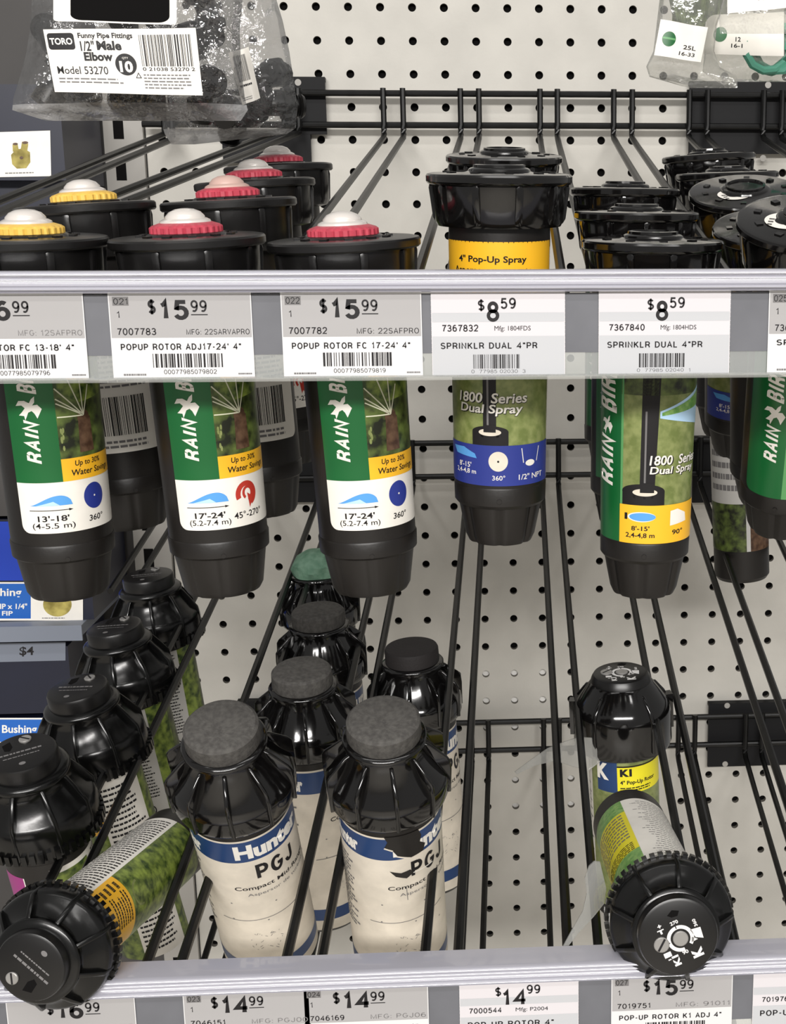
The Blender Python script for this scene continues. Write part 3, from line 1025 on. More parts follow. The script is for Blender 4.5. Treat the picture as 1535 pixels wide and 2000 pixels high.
def rotor_back_label():
    """the white instruction side of the wrap"""
    def f():
        D = Decal([WHITE])
        D.rect(-20, -50, 20, -125, WHITE, 0, 4, (1, 1, 0, 0))
        D.lines_of_print(-16, -62, 16, -92, 12, INKG, 1, 4, .45)
        D.bars(-12, -96, 12, -116, INK, 1, seed=9)
        D.lines_of_print(-16, -118, 16, -123, 2, INKG, 1, 5, .5)
        f0 = cyl(22.02, -55, 21.32, -121)
        return D.mesh('label', lambda u, v, h: f0(u, v*.915, h), 1.5)
    return f


def make_rotor(top, bot, ring, label, front=None, spin=0, dome=SILVER):
    t = stand('rotor_sprinkler', top, bot, spin, label, 'sprinkler', 'flat capped rotor sprinklers on the upper rack')
    part('cap', 'rotor_cap', rotor_cap, t)
    if ring is not None:
        part('nozzle_ring', 'ring_'+ring.name, nozzle_ring(ring), t)
        part('dome', 'dome_'+dome.name, rotor_dome(dome), t)
    for nm, ky, fn in (('body', 'rotor_body', rotor_body), ('base', 'rotor_base', rotor_base)):
        part(nm, ky, fn, t)
    if front == 'back':
        part('label', 'rotor_back', rotor_back_label(), t)
    elif front:
        part('label', 'rotor_label_'+front[0]+front[2], rotor_label(*front), t)
    return t


L13 = ("13'-18'", "(4-5.5 m)", "360\u00b0", False)
L17A = ("17'-24'", "(5.2-7.4 m)", "45\u00b0-270\u00b0", True)
L17F = ("17'-24'", "(5.2-7.4 m)", "360\u00b0", False)
make_rotor((54, 462, -584), (136, 1165, -574), YEL, 'black rotor sprinkler with yellow nozzle ring and 13 to 18 foot label', L13)
make_rotor((165, 398, -505), (262, 1060, -500), YEL, 'black rotor sprinkler with yellow ring, behind the 13 foot one at left', 'back', .15)
make_rotor((365, 460, -584), (441, 1172, -574), RED, 'black rotor sprinkler with red ring and 45 to 270 degree label, front of its row', L17A)
make_rotor((446, 389, -492), (520, 1050, -485), RED, 'rotor sprinkler with dusty faded dome, second in the red ringed row of four', 'back', .25, PINKD)
make_rotor((497, 352, -405), (566, 960, -400), RED, 'black rotor sprinkler with red ring, third back in the row of four', L17A, -.1)
make_rotor((543, 322, -318), (600, 900, -314), RED, 'black rotor sprinkler with red ring, rearmost of the row of four', L17A, .1)
make_rotor((671, 465, -584), (728, 1160, -574), RED, 'black rotor sprinkler with serrated red ring and 360 degree label, alone in its row', L17F)


# ---- tall spray body with round ribbed cap
def spray_cap():
    mb = MB()
    mb.lathe([(6, 2.4), (9.5, 2.6), (12, 2.2), (13, 1.6), (13.4, .8), (15, .3), (28.5, 0), (30.4, -.4), (31, -1.2), (31, -3.4), (30.2, -4.4), (28.6, -5), (27.2, -19.5), (26.2, -21.5), (21.8, -22)], 72)
    for k in range(10):
        rib(mb, [(-25, -4.6), (-29.6, -4.6), (-29.9, -6), (-28.2, -18.5), (-27, -20.5), (-24, -20)], 1.5, Matrix.Rotation(2*PI*k/10+.31, 4, 'Z'))
    for k in range(10):
        mb.box(-1.6, 1.6, -24, -21, 0, 0.7, 0, Matrix.Rotation(2*PI*k/10+.2, 4, 'Z'))
    mb.lathe([(11.2, 2), (11, 3.4), (9.8, 3.6), (9.4, 2.4)], 48)
    return mb.mesh('cap', [BLK])


def spray_body():
    mb = MB()
    mb.lathe([(21.6, -21), (21.8, -27), (21.4, -40), (20.4, -133)], 64)
    return mb.mesh('body', [BLKM])


def spray_base():
    mb = MB()
    mb.lathe([(20.4, -132.5), (20.6, -133), (20.4, -140.5), (19.2, -142)], 64)
    mb.lathe([(18.8, -141), (15.6, -157), (14.2, -160), (10, -160.3)], 96, mod=lambda a, r, z: 1-.07*max(0, math.cos(7*a))**4)
    mb.lathe([(1.1, 0), (1.1, 1.3)], 12, 0, Matrix.Translation((0, -19.8, -138)) @ Matrix.Rotation(PI/2, 4, 'X'))
    return mb.mesh('base', [BLKM])


R_B = 21.0


def spray_label(kind):
    def f():
        X = lambda t: rel(R_B, t)
        D = Decal([LAWN])
        if kind == 'full':
            a, b = X(-1), X(.99)
            D.rect(a, -27, b, -131, LAWN, 0)
            D.rect(b, -27, b+3, -131, WHITE, 0)
            D.rect(a, -27, b, -49, LYEL, 1)
            D.text('4" Pop-Up Spray', X(-.78), -32.6, X(.55), -36.2, INK, 2, .025)
            D.text('Aspersor emergente', X(-.86), -37.2, X(.66), -40.9, INK, 2, .02)
            D.text('Arroseur escamotable', X(-.9), -41.7, X(.7), -45, INK, 2, .02)
            D.text('1800  Series', X(-.82), -90, X(.58), -94.5, WHITE, 4, .02, .12)
            D.text('Dual Spray', X(-.8), -95, X(.5), -100, WHITE, 4, .02, .12)
            D.text('1800  Series', X(-.81), -90.3, X(.59), -94.8, INK, 3, .04, .12)
            D.text('Dual Spray', X(-.79), -95.3, X(.51), -100.3, INK, 3, .04, .12)
            D.rect(X(-.34), -60, X(-.06), -108, INK, 1)
            D.rect(X(-.26), -60, X(-.22), -107, INKG, 2)
            D.ell(X(-.2), -107, 8.5, 2.6, INK, 1)
            D.rect(X(-.2)-8.5, -107, X(-.2)+8.5, -113, INK, 1)
            D.ell(X(-.2), -107.2, 5.2, 1.6, CREAM, 2)
            D.rect(X(-.33), -104, X(-.07), -107.2, INK, 3)
            D.rect(a, -113, b, -131, BLUE, 3)
            D.ell(X(-.02), -120, 4.4, 4.4, CREAM, 4)
            D.ell(X(-.02), -120, .5, .5, INK, 5, 10)
            D.text('360\u00b0', X(-.15), -126.2, X(.13), -128.4, WHITE, 4, .01)
            D.poly([(X(-.95), -115), (X(-.75), -114.6), (X(-.52), -117), (X(-.48), -119), (X(-.9), -118)], SKYB, 4)
            D.text("8'-15'", X(-.85), -121, X(-.6), -123.4, WHITE, 4, .01)
            D.text("2,4-4,8 m", X(-.9), -124, X(-.5), -126.4, WHITE, 4, .01)
            D.line(X(.48), -114.5, X(.52), -121, .4, WHITE, 4)
            D.line(X(.83), -114.5, X(.79), -121, .4, WHITE, 4)
            D.ell(X(.66), -121.3, 2.6, 1.4, WHITE, 4)
            D.text('1/2" NPT', X(.42), -126, X(.9), -128.5, WHITE, 4, .01)
        elif kind == 'broad':
            a, g, h_, b = X(-.78), X(.12), X(.42), X(1)
            D.rect(a, -27, g, -132, GREEN, 0, 4, (1, 0, 0, 0))
            D.rect(g, -27, h_, -132, LGREEN, 0)
            D.rect(h_, -27, b, -132, SOIL, 0)
            D.rect(h_, -27, b, -112, LAWN, 1)
            D.text('RAIN', X(-.42), -112, X(-.02), -92, WHITE, 2, .05, .28, rot=1, pen=2.3)
            bird(D, X(-.2), -86, 4.9, WHITE, 2)
            D.text('BIRD', X(-.42), -80, X(-.02), -60, WHITE, 2, .05, .28, rot=1, pen=2.3)
            D.text("12'-15'", X(.5), -118, X(.9), -121.5, WHITE, 2)
            D.text("3,7-4,6 m", X(.46), -123, X(.95), -126.5, WHITE, 2)
        else:
            a, g, b = X(-1), X(-.56), X(1)
            D.rect(a, -27, g, -132, GREEN, 0)
            D.rect(g, -27, b, -132, LAWN, 0)
            D.rect(g, -27, g+1.2, -132, LGREEN, 1)
            D.rect(g, -48, b, -65, GRASSD, 1)
            D.rect(a, -27, b, -46, LYEL, 1)
            D.text('RAIN', rel(R_B, -.985), -107, rel(R_B, -.66), -84, WHITE, 2, .05, .28, rot=1, pen=2.3)
            bird(D, rel(R_B, -.86), -79.5, 3.9, WHITE, 2)
            D.text('BIRD', rel(R_B, -.985), -74, rel(R_B, -.66), -52, WHITE, 2, .05, .28, rot=1, pen=2.3)
            D.poly([(X(-.12), -50), (X(.27), -50), (X(.19), -108), (X(-.14), -108)], INK, 1)
            D.rect(X(-.05), -72, X(-.01), -107, INKG, 2)
            D.poly([(X(.26), -72), (X(1), -62), (X(1), -80), (X(.26), -75)], PALEB, 2)
            D.poly([(X(.3), -72.6), (X(1), -64), (X(1), -71), (X(.3), -74)], LAWNL, 3)
            D.ell(X(-.06), -108, 10.2, 3.4, INK, 1)
            D.rect(X(-.06)-10.2, -108, X(-.06)+10.2, -114.5, INK, 1)
            D.ell(X(-.02), -108.4, 5.8, 1.7, CREAM, 2)
            D.rect(X(-.13), -104, X(.18), -108.5, INK, 3)
            D.text('1800  Series', X(.06), -91.6, X(.99), -96, WHITE, 4, .02, .12)
            D.text('Dual Spray', X(.07), -96.6, X(.97), -101, WHITE, 4, .02, .12)
            D.text('1800  Series', X(.07), -91.9, X(.995), -96.3, INK, 3, .04, .12)
            D.text('Dual Spray', X(.08), -96.9, X(.98), -101.3, INK, 3, .04, .12)
            D.rect(g, -114.3, b, -132, LYEL, 4)
            D.ell(X(-.08), -119.6, 6.6, 2.3, WHITE, 5)
            D.ell(X(-.06), -119.6, 6.2, 1.9, SKYB, 6)
            D.rect(X(-.45), -118, X(-.39), -121, INK, 5)
            D.text("8'-15'", X(-.30), -123.8, X(.1), -126, INK, 5, .02)
            D.text("2,4-4,8 m", X(-.42), -127, X(.22), -129.6, INK, 5, .02)
            D.poly([(X(.55), -117.2), (X(.7), -116.6), (X(.86), -119), (X(.88), -123), (X(.55), -124)], WHITE, 5)
            D.text("90\u00b0", X(.6), -126, X(.82), -128.4, INK, 5, .02)
        return D.mesh('label', cyl(21.62, -30, 20.42, -132), 1.2)
    return f


def dot_sticker():
    D = Decal([WHITE])
    D.ell(0, 0, 9, 9, WHITE, 0)
    D.ell(0, 0, 4.5, 4.5, INK, 1)
    D.lines_of_print(-7, -7, -4.5, 2, 3, INK, 1)
    return D.mesh('dot_sticker', lambda u, v, h: (u-9, v-6, .6+h))


def make_spray(top, bot, label, kind='full', spin=0, sticker=False):
    t = stand('spray_sprinkler', top, bot, spin, label, 'sprinkler', 'tall capped spray sprinklers on the upper rack')
    part('cap', 'spray_cap', spray_cap, t)
    part('body', 'spray_body', spray_body, t)
    part('base', 'spray_base', spray_base, t)
    part('label', 'spray_label_'+kind, spray_label(kind), t)
    if sticker:
        part('dot_sticker', 'dot_sticker', dot_sticker, t, 'round white sticker on the cap')
    return t


make_spray((975, 338, -577), (977, 1030, -566), 'black spray sprinkler standing proud above the rail with yellow pop-up spray band', 'full', -.02)
make_spray((985, 302, -420), (985, 900, -400), 'black spray sprinkler hidden behind the proud one with the yellow band', 'full', .2)
make_spray((1275, 467, -570), (1256, 1150, -560), 'black spray sprinkler with yellow 8 to 15 foot label, front of its row', 'half')
make_spray((1243, 412, -482), (1228, 1020, -474), 'black spray sprinkler second in the row behind the yellow 8 to 15 foot label', 'half', .5)
make_spray((1221, 367, -392), (1208, 930, -386), 'black spray sprinkler rearmost of its row of three, right of the proud one', 'half', .3)
make_spray((1578, 428, -575), (1518, 1030, -512), 'black spray sprinkler with round white cap sticker, front of the row at right edge', 'broad', -.1, True)
make_spray((1510, 440, -468), (1496, 940, -420), 'black spray sprinkler leaning, second in the row at right edge', 'broad', .3)
make_spray((1455, 372, -405), (1440, 900, -350), 'black spray sprinkler with white arc sticker, third in the row at right edge', 'full', .4, True)
make_spray((1420, 336, -325), (1420, 860, -318), 'black spray sprinkler fourth back in the row at right edge', 'full', 2.2)
make_spray((1384, 302, -240), (1400, 800, -236), 'black spray sprinkler rearmost in the row at right edge, by the black bracket', 'full', 2.4)


# ---- shouldered rotors of the middle rack
def shoulder_cap(kind):
    """rubber lid for the dusty ones, flat printed lid for the others"""
    def f():
        mb = MB()
        if kind == 'rubber':
            mb.lathe([(4, .8), (12.5, .6), (15.6, -.2), (16.9, -1.6), (17.3, -9), (16.6, -10.5), (15.5, -11)], 56)
        elif kind == 'green':
            mb.lathe([(5, 8), (9, 7), (14, 3.5), (17.5, -1), (18.2, -5), (17.6, -9.5), (16.5, -10)], 56, mod=lambda a, r, z: 1+.04*math.sin(5*a+z))
        else:
            q = 18.9 if kind == 'flatprint' else 16.9
            mb.lathe([(4, 0), (q-2, 0), (q-.8, -.5), (q-.2, -1.8), (q, -9.5), (q-1, -10)], 56)
        return mb.mesh('lid', [{'rubber': RUBBER, 'green': RUBGR, 'dark': RUBDK}.get(kind, BLKD)])
    return f


def shoulder_collar(nrib):
    def f():
        mb = MB()
        mb.lathe([(15.5, -9.5), (18.6, -10), (19.4, -10.8), (19.4, -12.2), (18.2, -13), (18.4, -15), (19.6, -19), (26.6, -31), (28.6, -33.5), (29, -36), (28.9, -43), (28, -46), (25.4, -48.5)], 72)
        for k in range(nrib):
            a = 2*PI*(k+.5)/nrib
            M = Matrix.Rotation(a, 4, 'Z')
            pr = [(-18, -14), (-20.5, -15), (-28.6, -22), (-30.2, -24.5), (-30.6, -30), (-29.9, -45), (-25, -46), (-17, -20)]
            rib(mb, pr, .9, M)
        return mb.mesh('ribbed_collar', [BLK], sharp=50)
    return f


def shoulder_body(r, L, z0=-46):
    def f():
        mb = MB()
        mb.lathe([(r, z0), (r, -L+3), (r-2, -L), (r-6, -L-.3)], 64)
        return mb.mesh('body', [BLKM])
    return f


def pgj_label(torn):
    def f():
        r = 24.4
        X = lambda t: rel(r, t)
        D = Decal([CREAM])
        a, b = -r*2.6, r*2.6
        D.rect(a, -53, b, -165, CREAM, 0)
        D.rect(a, -54.2, b, -68.5, NAVY, 1)
        D.rect(a, -150, b, -158, NAVY, 1)
        D.text('Hunter', X(-.42), -56.6, X(.9), -66.6, WHITE, 2, .05)
        D.text('PGJ', X(-.1), -72, X(.68), -83, INK, 2, pen=2.2)
        D.text('Compact Mid-Range', X(-.55), -87, X(.92), -90.6, INK, 2, .012)
        D.text('Aspersor de turbina', X(-.35), -92.5, X(.9), -95.2, INKG, 2)
        D.line(X(-.85), -114, X(.6), -113, .4, INKG, 2)
        D.text('Hunter', -r*1.9, -57, -r*1.15, -66.6, WHITE, 2, .05)
        D.lines_of_print(r*1.5, -74, r*2.5, -126, 22, INKG, 2, 8)
        D.lines_of_print(-r*2.5, -74, -r*1.3, -126, 22, INKG, 2, 9)
        R = random.Random(5)
        for k in range(26):
            x, y = R.uniform(-1, .9)*8-4, -132+R.uniform(-7, 7)
            D.line(x, y, x+R.uniform(-1.5, 1.5), y+R.uniform(-1.5, 1.5), .22, INKG, 2)
        for k in range(5):
            D.ell(R.uniform(-20, 20), R.uniform(-128, -98), .5, .4, INKG, 2, 8)
        if torn:
            D.poly([(X(-.55), -52.6), (X(-.5), -56), (X(-.56), -60), (X(-.42), -62), (X(-.34), -66), (X(-.1), -69), (X(.18), -68.2), (X(.24), -64), (X(.12), -61), (X(.16), -57), (X(.1), -52.6)], BLKM, 3)
            D.line(X(-.56), -60, X(-.42), -62, .9, CREAM, 4)
            D.line(X(-.36), -66, X(-.1), -69.2, .9, CREAM, 4)
            D.poly([(X(-.5), -76), (X(-.3), -78), (X(-.12), -77), (X(-.06), -80), (X(-.2), -82.5), (X(-.4), -80)], BLKM, 3)
            D.line(X(-.06), -80, X(.4), -80.6, .6, WHITE, 3)
            D.line(X(-.22), -88, X(-.21), -98, .3, INKG, 3)
        return D.mesh('label', cyl(24.42), 1.4)
    return f


GRP2 = 'shouldered rotor sprinklers on the middle rack'


def make_pgj(top, bot, label, lid='rubber', torn=False, spin=0, L=168):
    t = stand('shouldered_rotor', top, bot, spin, label, 'sprinkler', GRP2)
    part('lid', 'lid_'+lid, shoulder_cap(lid), t)
    part('ribbed_collar', 'collar10', shoulder_collar(10), t)
    part('body', 'pgj_body', shoulder_body(24.4, L), t)
    part('label', 'pgj_label_%d' % torn, pgj_label(torn), t)
    return t


make_pgj((430, 1415, -585), (552, 1930, -488), 'rotor sprinkler with dusty grey lid and clean cream and blue label, leaning front left', spin=.12)
make_pgj((748, 1402, -580), (790, 1940, -500), 'rotor sprinkler with dusty grey lid and torn cream and blue label', torn=True, spin=.42)
make_pgj((588, 1306, -425), (640, 1800, -390), 'black rotor sprinkler with grey lid right behind the leaning front one', spin=.9)
make_pgj((620, 1190, -310), (668, 1680, -290), 'black rotor sprinkler with grey lid, just in front of the green lidded one', spin=.9)
make_pgj((618, 1095, -200), (655, 1560, -190), 'black rotor sprinkler with green rubber lid at the back of its row', 'green', spin=.9)
make_pgj((803, 1262, -350), (840, 1700, -330), 'black rotor sprinkler with plain black lid behind the torn label one', 'dark', spin=.8)


# ---- second brand of shouldered rotor: lid with a slotted screw
def krain_lid_parts(t, printed, low=False):
    lk = 'flatprint' if printed else 'flat'
    lid = part('lid', 'lid_low', low_lid, t) if low else part('lid', 'lid_'+lk, shoulder_cap(lk), t)

    def screw():
        mb = MB()
        mb.lathe([(3.0, 0), (3.0, .7), (2.6, 1.0)], 20, 0, Matrix.Translation((3, 9.5, 0)))
        mb.box(-2.7, 2.7, -.45, .45, .95, 1.06, 1, Matrix.Translation((3, 9.5, 0)) @ Matrix.Rotation(-.8, 4, 'Z'))
        return mb.mesh('screw', [SCREWM, INK])

    def screw2():
        mb = MB()
        mb.lathe([(3.6, 0), (3.6, .7), (3.2, 1.0)], 20, 0, Matrix.Translation((-8.5, 0, 0)))
        mb.box(-3.2, 3.2, -.5, .5, .95, 1.06, 1, Matrix.Translation((-8.5, 0, 0)) @ Matrix.Rotation(.7, 4, 'Z'))
        mb.lathe([(3.6, 0), (3.6, .5), (3.2, .8)], 20, 0, Matrix.Translation((.6, -1, 0)))
        return mb.mesh('screw', [SCREWM, INK])

    def moulding():
        D = Decal([DARKGAP])
        D.poly([(-8, 9), (-4, 11), (-3.4, 6), (-5, 3), (-7.4, 4)], DARKGAP, 0)
        D.ell(-1, -10, 1.6, 1.3, INKG, 0, 16)
        D.lines_of_print(-11, -1, 12, 1.4, 1, INKG, 0, 12, .5)
        D.lines_of_print(-9, -4, 9, -2.6, 1, INKG, 0, 13, .5)
        return D.mesh('lid_marking', lambda u, v, h: (u, v, h))

    def dial():
        D = Decal([WPRINT])
        D.ring(.6, -1, 6.3, 6.3, 1.7, WPRINT, 0, -PI*.28+.0, PI*1.5)
        D.line(.6, 4, .6, 6.4, .5, INK, 1)
        D.line(-4.6, -1, -6, -1, .5, INK, 1)
        D.text('270', -1.2, 6.2, 2.6, 8.0, WPRINT, 0, .03)
        D.text('360', 8.6, 1.2, 10.2, 5, WPRINT, 0, .03, rot=1)
        D.text('90', -1.2, -8.8, 1.6, -7, WPRINT, 0, .03)
        D.poly([(6, 1.0), (11, .2), (10.4, -5.2), (7.2, -3.4)], WPRINT, 0)
        D.poly([(5.6, -2.4), (7.8, -4.6), (4.6, -4.8)], WPRINT, 0)
        D.text('K1', -6.6, -12.5, -3.4, -7.4, WPRINT, 0, .05, rot=1)
        D.text('K', 2.6, -12.6, 7.8, -8.2, WPRINT, 0, .06, rot=1)
        D.text('+', -7, 7.4, -5.2, 9.2, WPRINT, 0, .04)
        D.text('T', -8, 4.4, -4.8, 6.6, WPRINT, 0, .05)
        D.text('-', -8.4, -8.6, -7, -8, WPRINT, 0, .04)
        D.text('I', -9.5, -7, -6, -4.6, WPRINT, 0, .05)
        D.poly([(-1, 11.4), (2, 13), (5, 11.4), (3.4, 9.4), (.6, 9.8)], DARKGAP, 0)
        return D.mesh('dial_print', lambda u, v, h: (u, v, h))
    if printed:
        part('adjusting_screw', 'screw2', screw2, lid)
        part('dial_print', 'dial', dial, lid, 'white dial print on the lid')
    else:
        part('screw', 'screw1', screw, lid)
        part('lid_marking', 'moulding', moulding, lid)


def kr_label(kind):
    def f():
        r = 21.0
        X = lambda t: rel(r, t)
        D = Decal([GRASSD])
        a, b = -r*2.9, r*2.9
        if kind == 'yellow':
            D.rect(a, -50, b, -172, GRASS, 0)
            D.rect(a, -50, r*.25, -64, LYEL, 1)
            D.rect(r*.25, -50, r*1.5, -172, WHITE, 1)
            D.rect(-r*1.5, -50, r*.25, -84, LYEL, 2)
            D.lines_of_print(-r*.95, -64, -r*.15, -82, 7, INK, 3, 21, .45)
            D.lines_of_print(-r*.1, -62, r*.18, -82, 4, INK, 3, 22, .5)
            D.lines_of_print(r*.34, -54, r*1.4, -168, 34, INK, 3, 23, .4)
            D.ring(-r*.5, -96, 7, 9, 1.2, LAWN, 1, 0, PI)
        elif kind == 'frame':
            D.rect(a, -54, b, -150, BLKM, 0)
            D.rect(-r*.1, -58, r*1.0, -110, WHITE, 1)
            D.rect(0, -61, r*.9, -107, GRASS, 2)
            D.rect(-r*1.4, -62, -r*.75, -92, PURP, 1)
            D.line(-r*.74, -62, -r*.74, -92, .6, WHITE, 2)
            D.rect(r*1.0, -58, r*2.2, -150, WHITE, 1)
            D.lines_of_print(r*1.1, -60, r*2.1, -148, 34, INK, 3, 24, .4)
        elif kind == 'text':
            D.rect(a, -50, b, -150, GRASSD, 0)
            D.rect(-r*.2, -50, r*.75, -150, GREYW, 1)
            D.lines_of_print(-r*.1, -52, r*.65, -110, 26, INK, 2, 25, .4)
            D.ring(0.2*r, -118, 4, 4, .7, INK, 2)
            D.rect(-r*.9, -56, -r*.2, -72, LYEL, 1)
            D.rect(r*.75, -50, r*1.5, -150, GRASS, 1)
        else:   # lemon
            D.rect(a, -49, b, -150, LAWN, 0)
            D.rect(-r*.3, -52, r*1.4, -70, LYEL2, 1)
            D.rect(-r*.95, -49, -r*.3, -70, NAVY, 1)
            D.rect(-r*2.6, -49, -r*1.25, -150, WHITE, 1)
            D.text('K', -r*.95, -51, -r*.55, -62, WHITE, 3, .05)
            D.text('K1', -r*.22, -54, r*.12, -59, INK, 2, .06)
            D.text('4" Pop-Up Rotor', -r*.22, -61.5, r*.9, -65, INK, 2, .03)
            D.lines_of_print(-r*.22, -66, r*.9, -69, 2, INK, 2, 26, .5)
            D.lines_of_print(-r*2.4, -52, -r*1.3, -148, 34, INKG, 2, 27, .4)
            D.rect(-r*.3, -52, r*1.4, -53, INK, 2)
        return D.mesh('label', cyl(21.02), 1.4)
    return f


def lemon_lying():
    """wrap seen along the lying rotor: lemon, green and white zones"""
    r = 21.0
    D = Decal([LAWNL])
    e = -r*.02
    D.rect(-r*2.6, -49, r*2.6, -170, WHITE, 0)
    D.rect(e, -49, r*2.5, -170, LAWNL, 1)
    D.rect(e, -49, r*.6, -62, NAVY, 3)
    D.text('K1', r*.1, -51, r*.5, -60, WHITE, 4, .05)
    D.rect(r*.6, -49, r*2.4, -66, LYEL2, 2)
    D.lines_of_print(r*.66, -52, r*1.6, -64, 4, INK, 3, 31, .5)
    D.poly([(e, -65), (r*2.4, -72), (r*2.4, -74), (e, -67)], WHITE, 2)
    D.rect(e, -88, r*2.4, -150, LYEL2, 2)
    D.lines_of_print(r*.1, -88, r*1.5, -100, 5, INK, 3, 32, .45)
    D.lines_of_print(r*.1, -106, r*1.5, -148, 9, INKG, 3, 33, .4)
    D.lines_of_print(-r*1.5, -52, -r*.2, -166, 30, INKG, 1, 34, .22)
    return D.mesh('label', cyl(21.02), 1.4)


def krain_skirt(n):
    def f():
        mb = MB()
        mb.lathe([(17.5, -8), (19.6, -9), (20.6, -10), (20.6, -12), (19.8, -13), (20.6, -17), (25.4, -25), (27.6, -27), (28.9, -29), (29.4, -33), (29.4, -43), (28.6, -46), (20.5, -47)], 72)
        for k in range(n):
            M = Matrix.Rotation(2*PI*(k+.3)/n, 4, 'Z')
            pr = [(-19, -11), (-21, -12.4), (-25.2, -18.5), (-29.4, -26), (-30.1, -44), (-28, -44), (-18, -20), (-18, -12)]
            rib(mb, pr, 1.1, M)
        for k in range(48):
            M = Matrix.Rotation(2*PI*k/48, 4, 'Z')
            mb.box(-1.2, 1.2, -31, -29, -45.5, -40, 0, M)
        return mb.mesh('ribbed_collar', [BLKS], sharp=50)
    return f


def hang_tab(parent, pts, hole, Y0, Y1, label):
    """thin clear moulded hook, 1 mm thick, running from depth Y0 at its wide end to Y1 at its tip"""
    n = len(pts)
    Mi = parent.matrix_world.copy()
    Mi = (parent.matrix_basis.to_3x3().to_4x4())
    Mi.invert()
    o0 = Vector((parent.location.x/S, parent.location.y/S, parent.location.z/S-ZO))
    q = [Mi @ (P(u, v, Y0+(Y1-Y0)*t)-o0) for u, v, t in pts]
    b = Mi @ Vector((0, 1.0, 0))
    mb = MB()
    mb.add(q+[p+b for p in q], [tuple(range(n)), tuple(range(2*n-1, n-1, -1))]+[(k, n+k, n+(k+1) % n, (k+1) % n) for k in range(n)])
    hu, hv, hr = hole
    c = [Mi @ (P(hu+hr*math.cos(a*PI/8), hv+hr*math.sin(a*PI/8), Y0-.3)-o0) for a in range(16)]
    mb.add(c, [tuple(range(16))], 1)
    mb.obj('hang_tab', [TABCL, DARKGAP], parent)['label'] = label


def k_dome():
    mb = MB()
    mb.lathe([(13, -3.2), (17, -4), (19.4, -7), (21.4, -9.6), (26.6, -16.5), (28.6, -20.5), (29.4, -25), (29.6, -43), (28.4, -46), (20.5, -47)], 72)
    for k in range(5):
        rib(mb, [(-18, -8), (-22, -9), (-27.6, -16), (-30.4, -22), (-30.6, -43), (-26, -43), (-20, -20)], 1.2, Matrix.Rotation(2*PI*k/5+.55, 4, 'Z'))
    for a in (-1.75, 1.75):
        mb.box(-3, 3, -31.5, -27, -40, -18, 0, Matrix.Rotation(a, 4, 'Z'))
    return mb.mesh('ribbed_collar', [BLK], sharp=50)


def low_lid():
    mb = MB()
    mb.lathe([(4, 0), (14.8, 0), (16.2, -.7), (17.6, -3), (18.2, -5), (17.5, -6)], 56)
    return mb.mesh('lid', [BLKD])


def make_krain(top, bot, label, kind, printed=False, spin=0, L=160, nrib=9, lying=False, low=False):
    t = stand('shouldered_rotor', top, bot, spin, label, 'sprinkler', GRP2)
    krain_lid_parts(t, printed, low)
    c = part('ribbed_collar', 'k_dome', k_dome, t) if low else part('ribbed_collar', 'krskirt%d' % nrib, krain_skirt(nrib), t)
    part('body', 'kr_body%d' % L, shoulder_body(21, L, -28), t)
    lb = part('label', 'kr_label_'+kind, lemon_lying if kind == 'lying' else kr_label(kind), t)
    if lying:
        c.scale = (1, 1, .66)
        lb.location = (0, 0, 16*S)
    return t


make_krain((288, 1122, -262), (372, 1560, -245), 'black screw lidded rotor, rearmost of the slanting left row', 'text', spin=-.3)
make_krain((222, 1222, -352), (345, 1700, -330), 'black screw lidded rotor, second from the back of the slanting left row', 'text', spin=-.5)
make_krain((150, 1342, -442), (300, 1830, -410), 'black screw lidded rotor, second from the front of the slanting left row', 'yellow', spin=-.6)
make_krain((42, 1468, -535), (175, 1960, -490), 'black rotor sprinkler with white framed grass label, front of the slanting row at left', 'frame', spin=0)
lying = make_krain((58, 1890, -655), (350, 1640, -495), 'rotor sprinkler lying towards the viewer with yellow and white wrap, at lower left', 'yellow', spin=.15, L=178, lying=True)
lying.scale = (.9, .9, .9)
k1 = make_krain((1212, 1312, -400), (1226, 1720, -385), 'black rotor sprinkler with white dial print standing upright in the right hand row', 'lemon', True, spin=.1, low=True)
hang_tab(k1, [(1168, 1442, 0), (1178, 1462, 0), (1172, 1488, 0), (1150, 1505, 0), (1120, 1498, .2), (1085, 1486, .5), (1045, 1495, .8), (1010, 1512, 1), (1005, 1508, 1), (1040, 1482, .8), (1070, 1462, .5), (1100, 1450, .3), (1130, 1440, .1)], (1128, 1455, 6), -418, -440, 'smoky clear plastic hang tab')
k2 = make_krain((1325, 1830, -652), (1227, 1606, -488), 'rotor sprinkler lying towards the viewer with white dial print, over the lower rail', 'lying', True, spin=0, L=176, lying=True)
for ch in k2.children:
    if ch.name.startswith('lid'):
        ch.rotation_euler = (0, 0, PI)
k2.scale = (.93, .93, .93)
hang_tab(k2, [(1172, 1684, 0), (1184, 1735, 0), (1180, 1765, .2), (1160, 1790, .4), (1130, 1822, .7), (1103, 1857, 1), (1099, 1850, 1), (1118, 1815, .7), (1138, 1780, .4), (1146, 1745, .2), (1142, 1715, 0), (1150, 1692, 0), (1160, 1683, 0)], (1156, 1718, 6), -600, -622, 'clear plastic hang tab')


# ------------------------------------------------------------------ dusty sprinkler bodies hung far back at right
def far_label():
    D = Decal([GREYW])
    r = 21
    D.rect(-r*2.4, -40, r*2.4, -165, GREYW, 0)
    D.rect(r*.35, -40, r*1.4, -165, SOIL, 1)
    D.rect(-r*1.6, -128, r*.2, -165, GRASSD, 1)
    D.lines_of_print(-r*1.2, -60, r*.2, -120, 7, INKG, 1, 41, .5)
    D.ring(r*.75, -132, 5, 6, .8, REDI, 2)
    return D.mesh('label', cyl(21.05), 1.6)


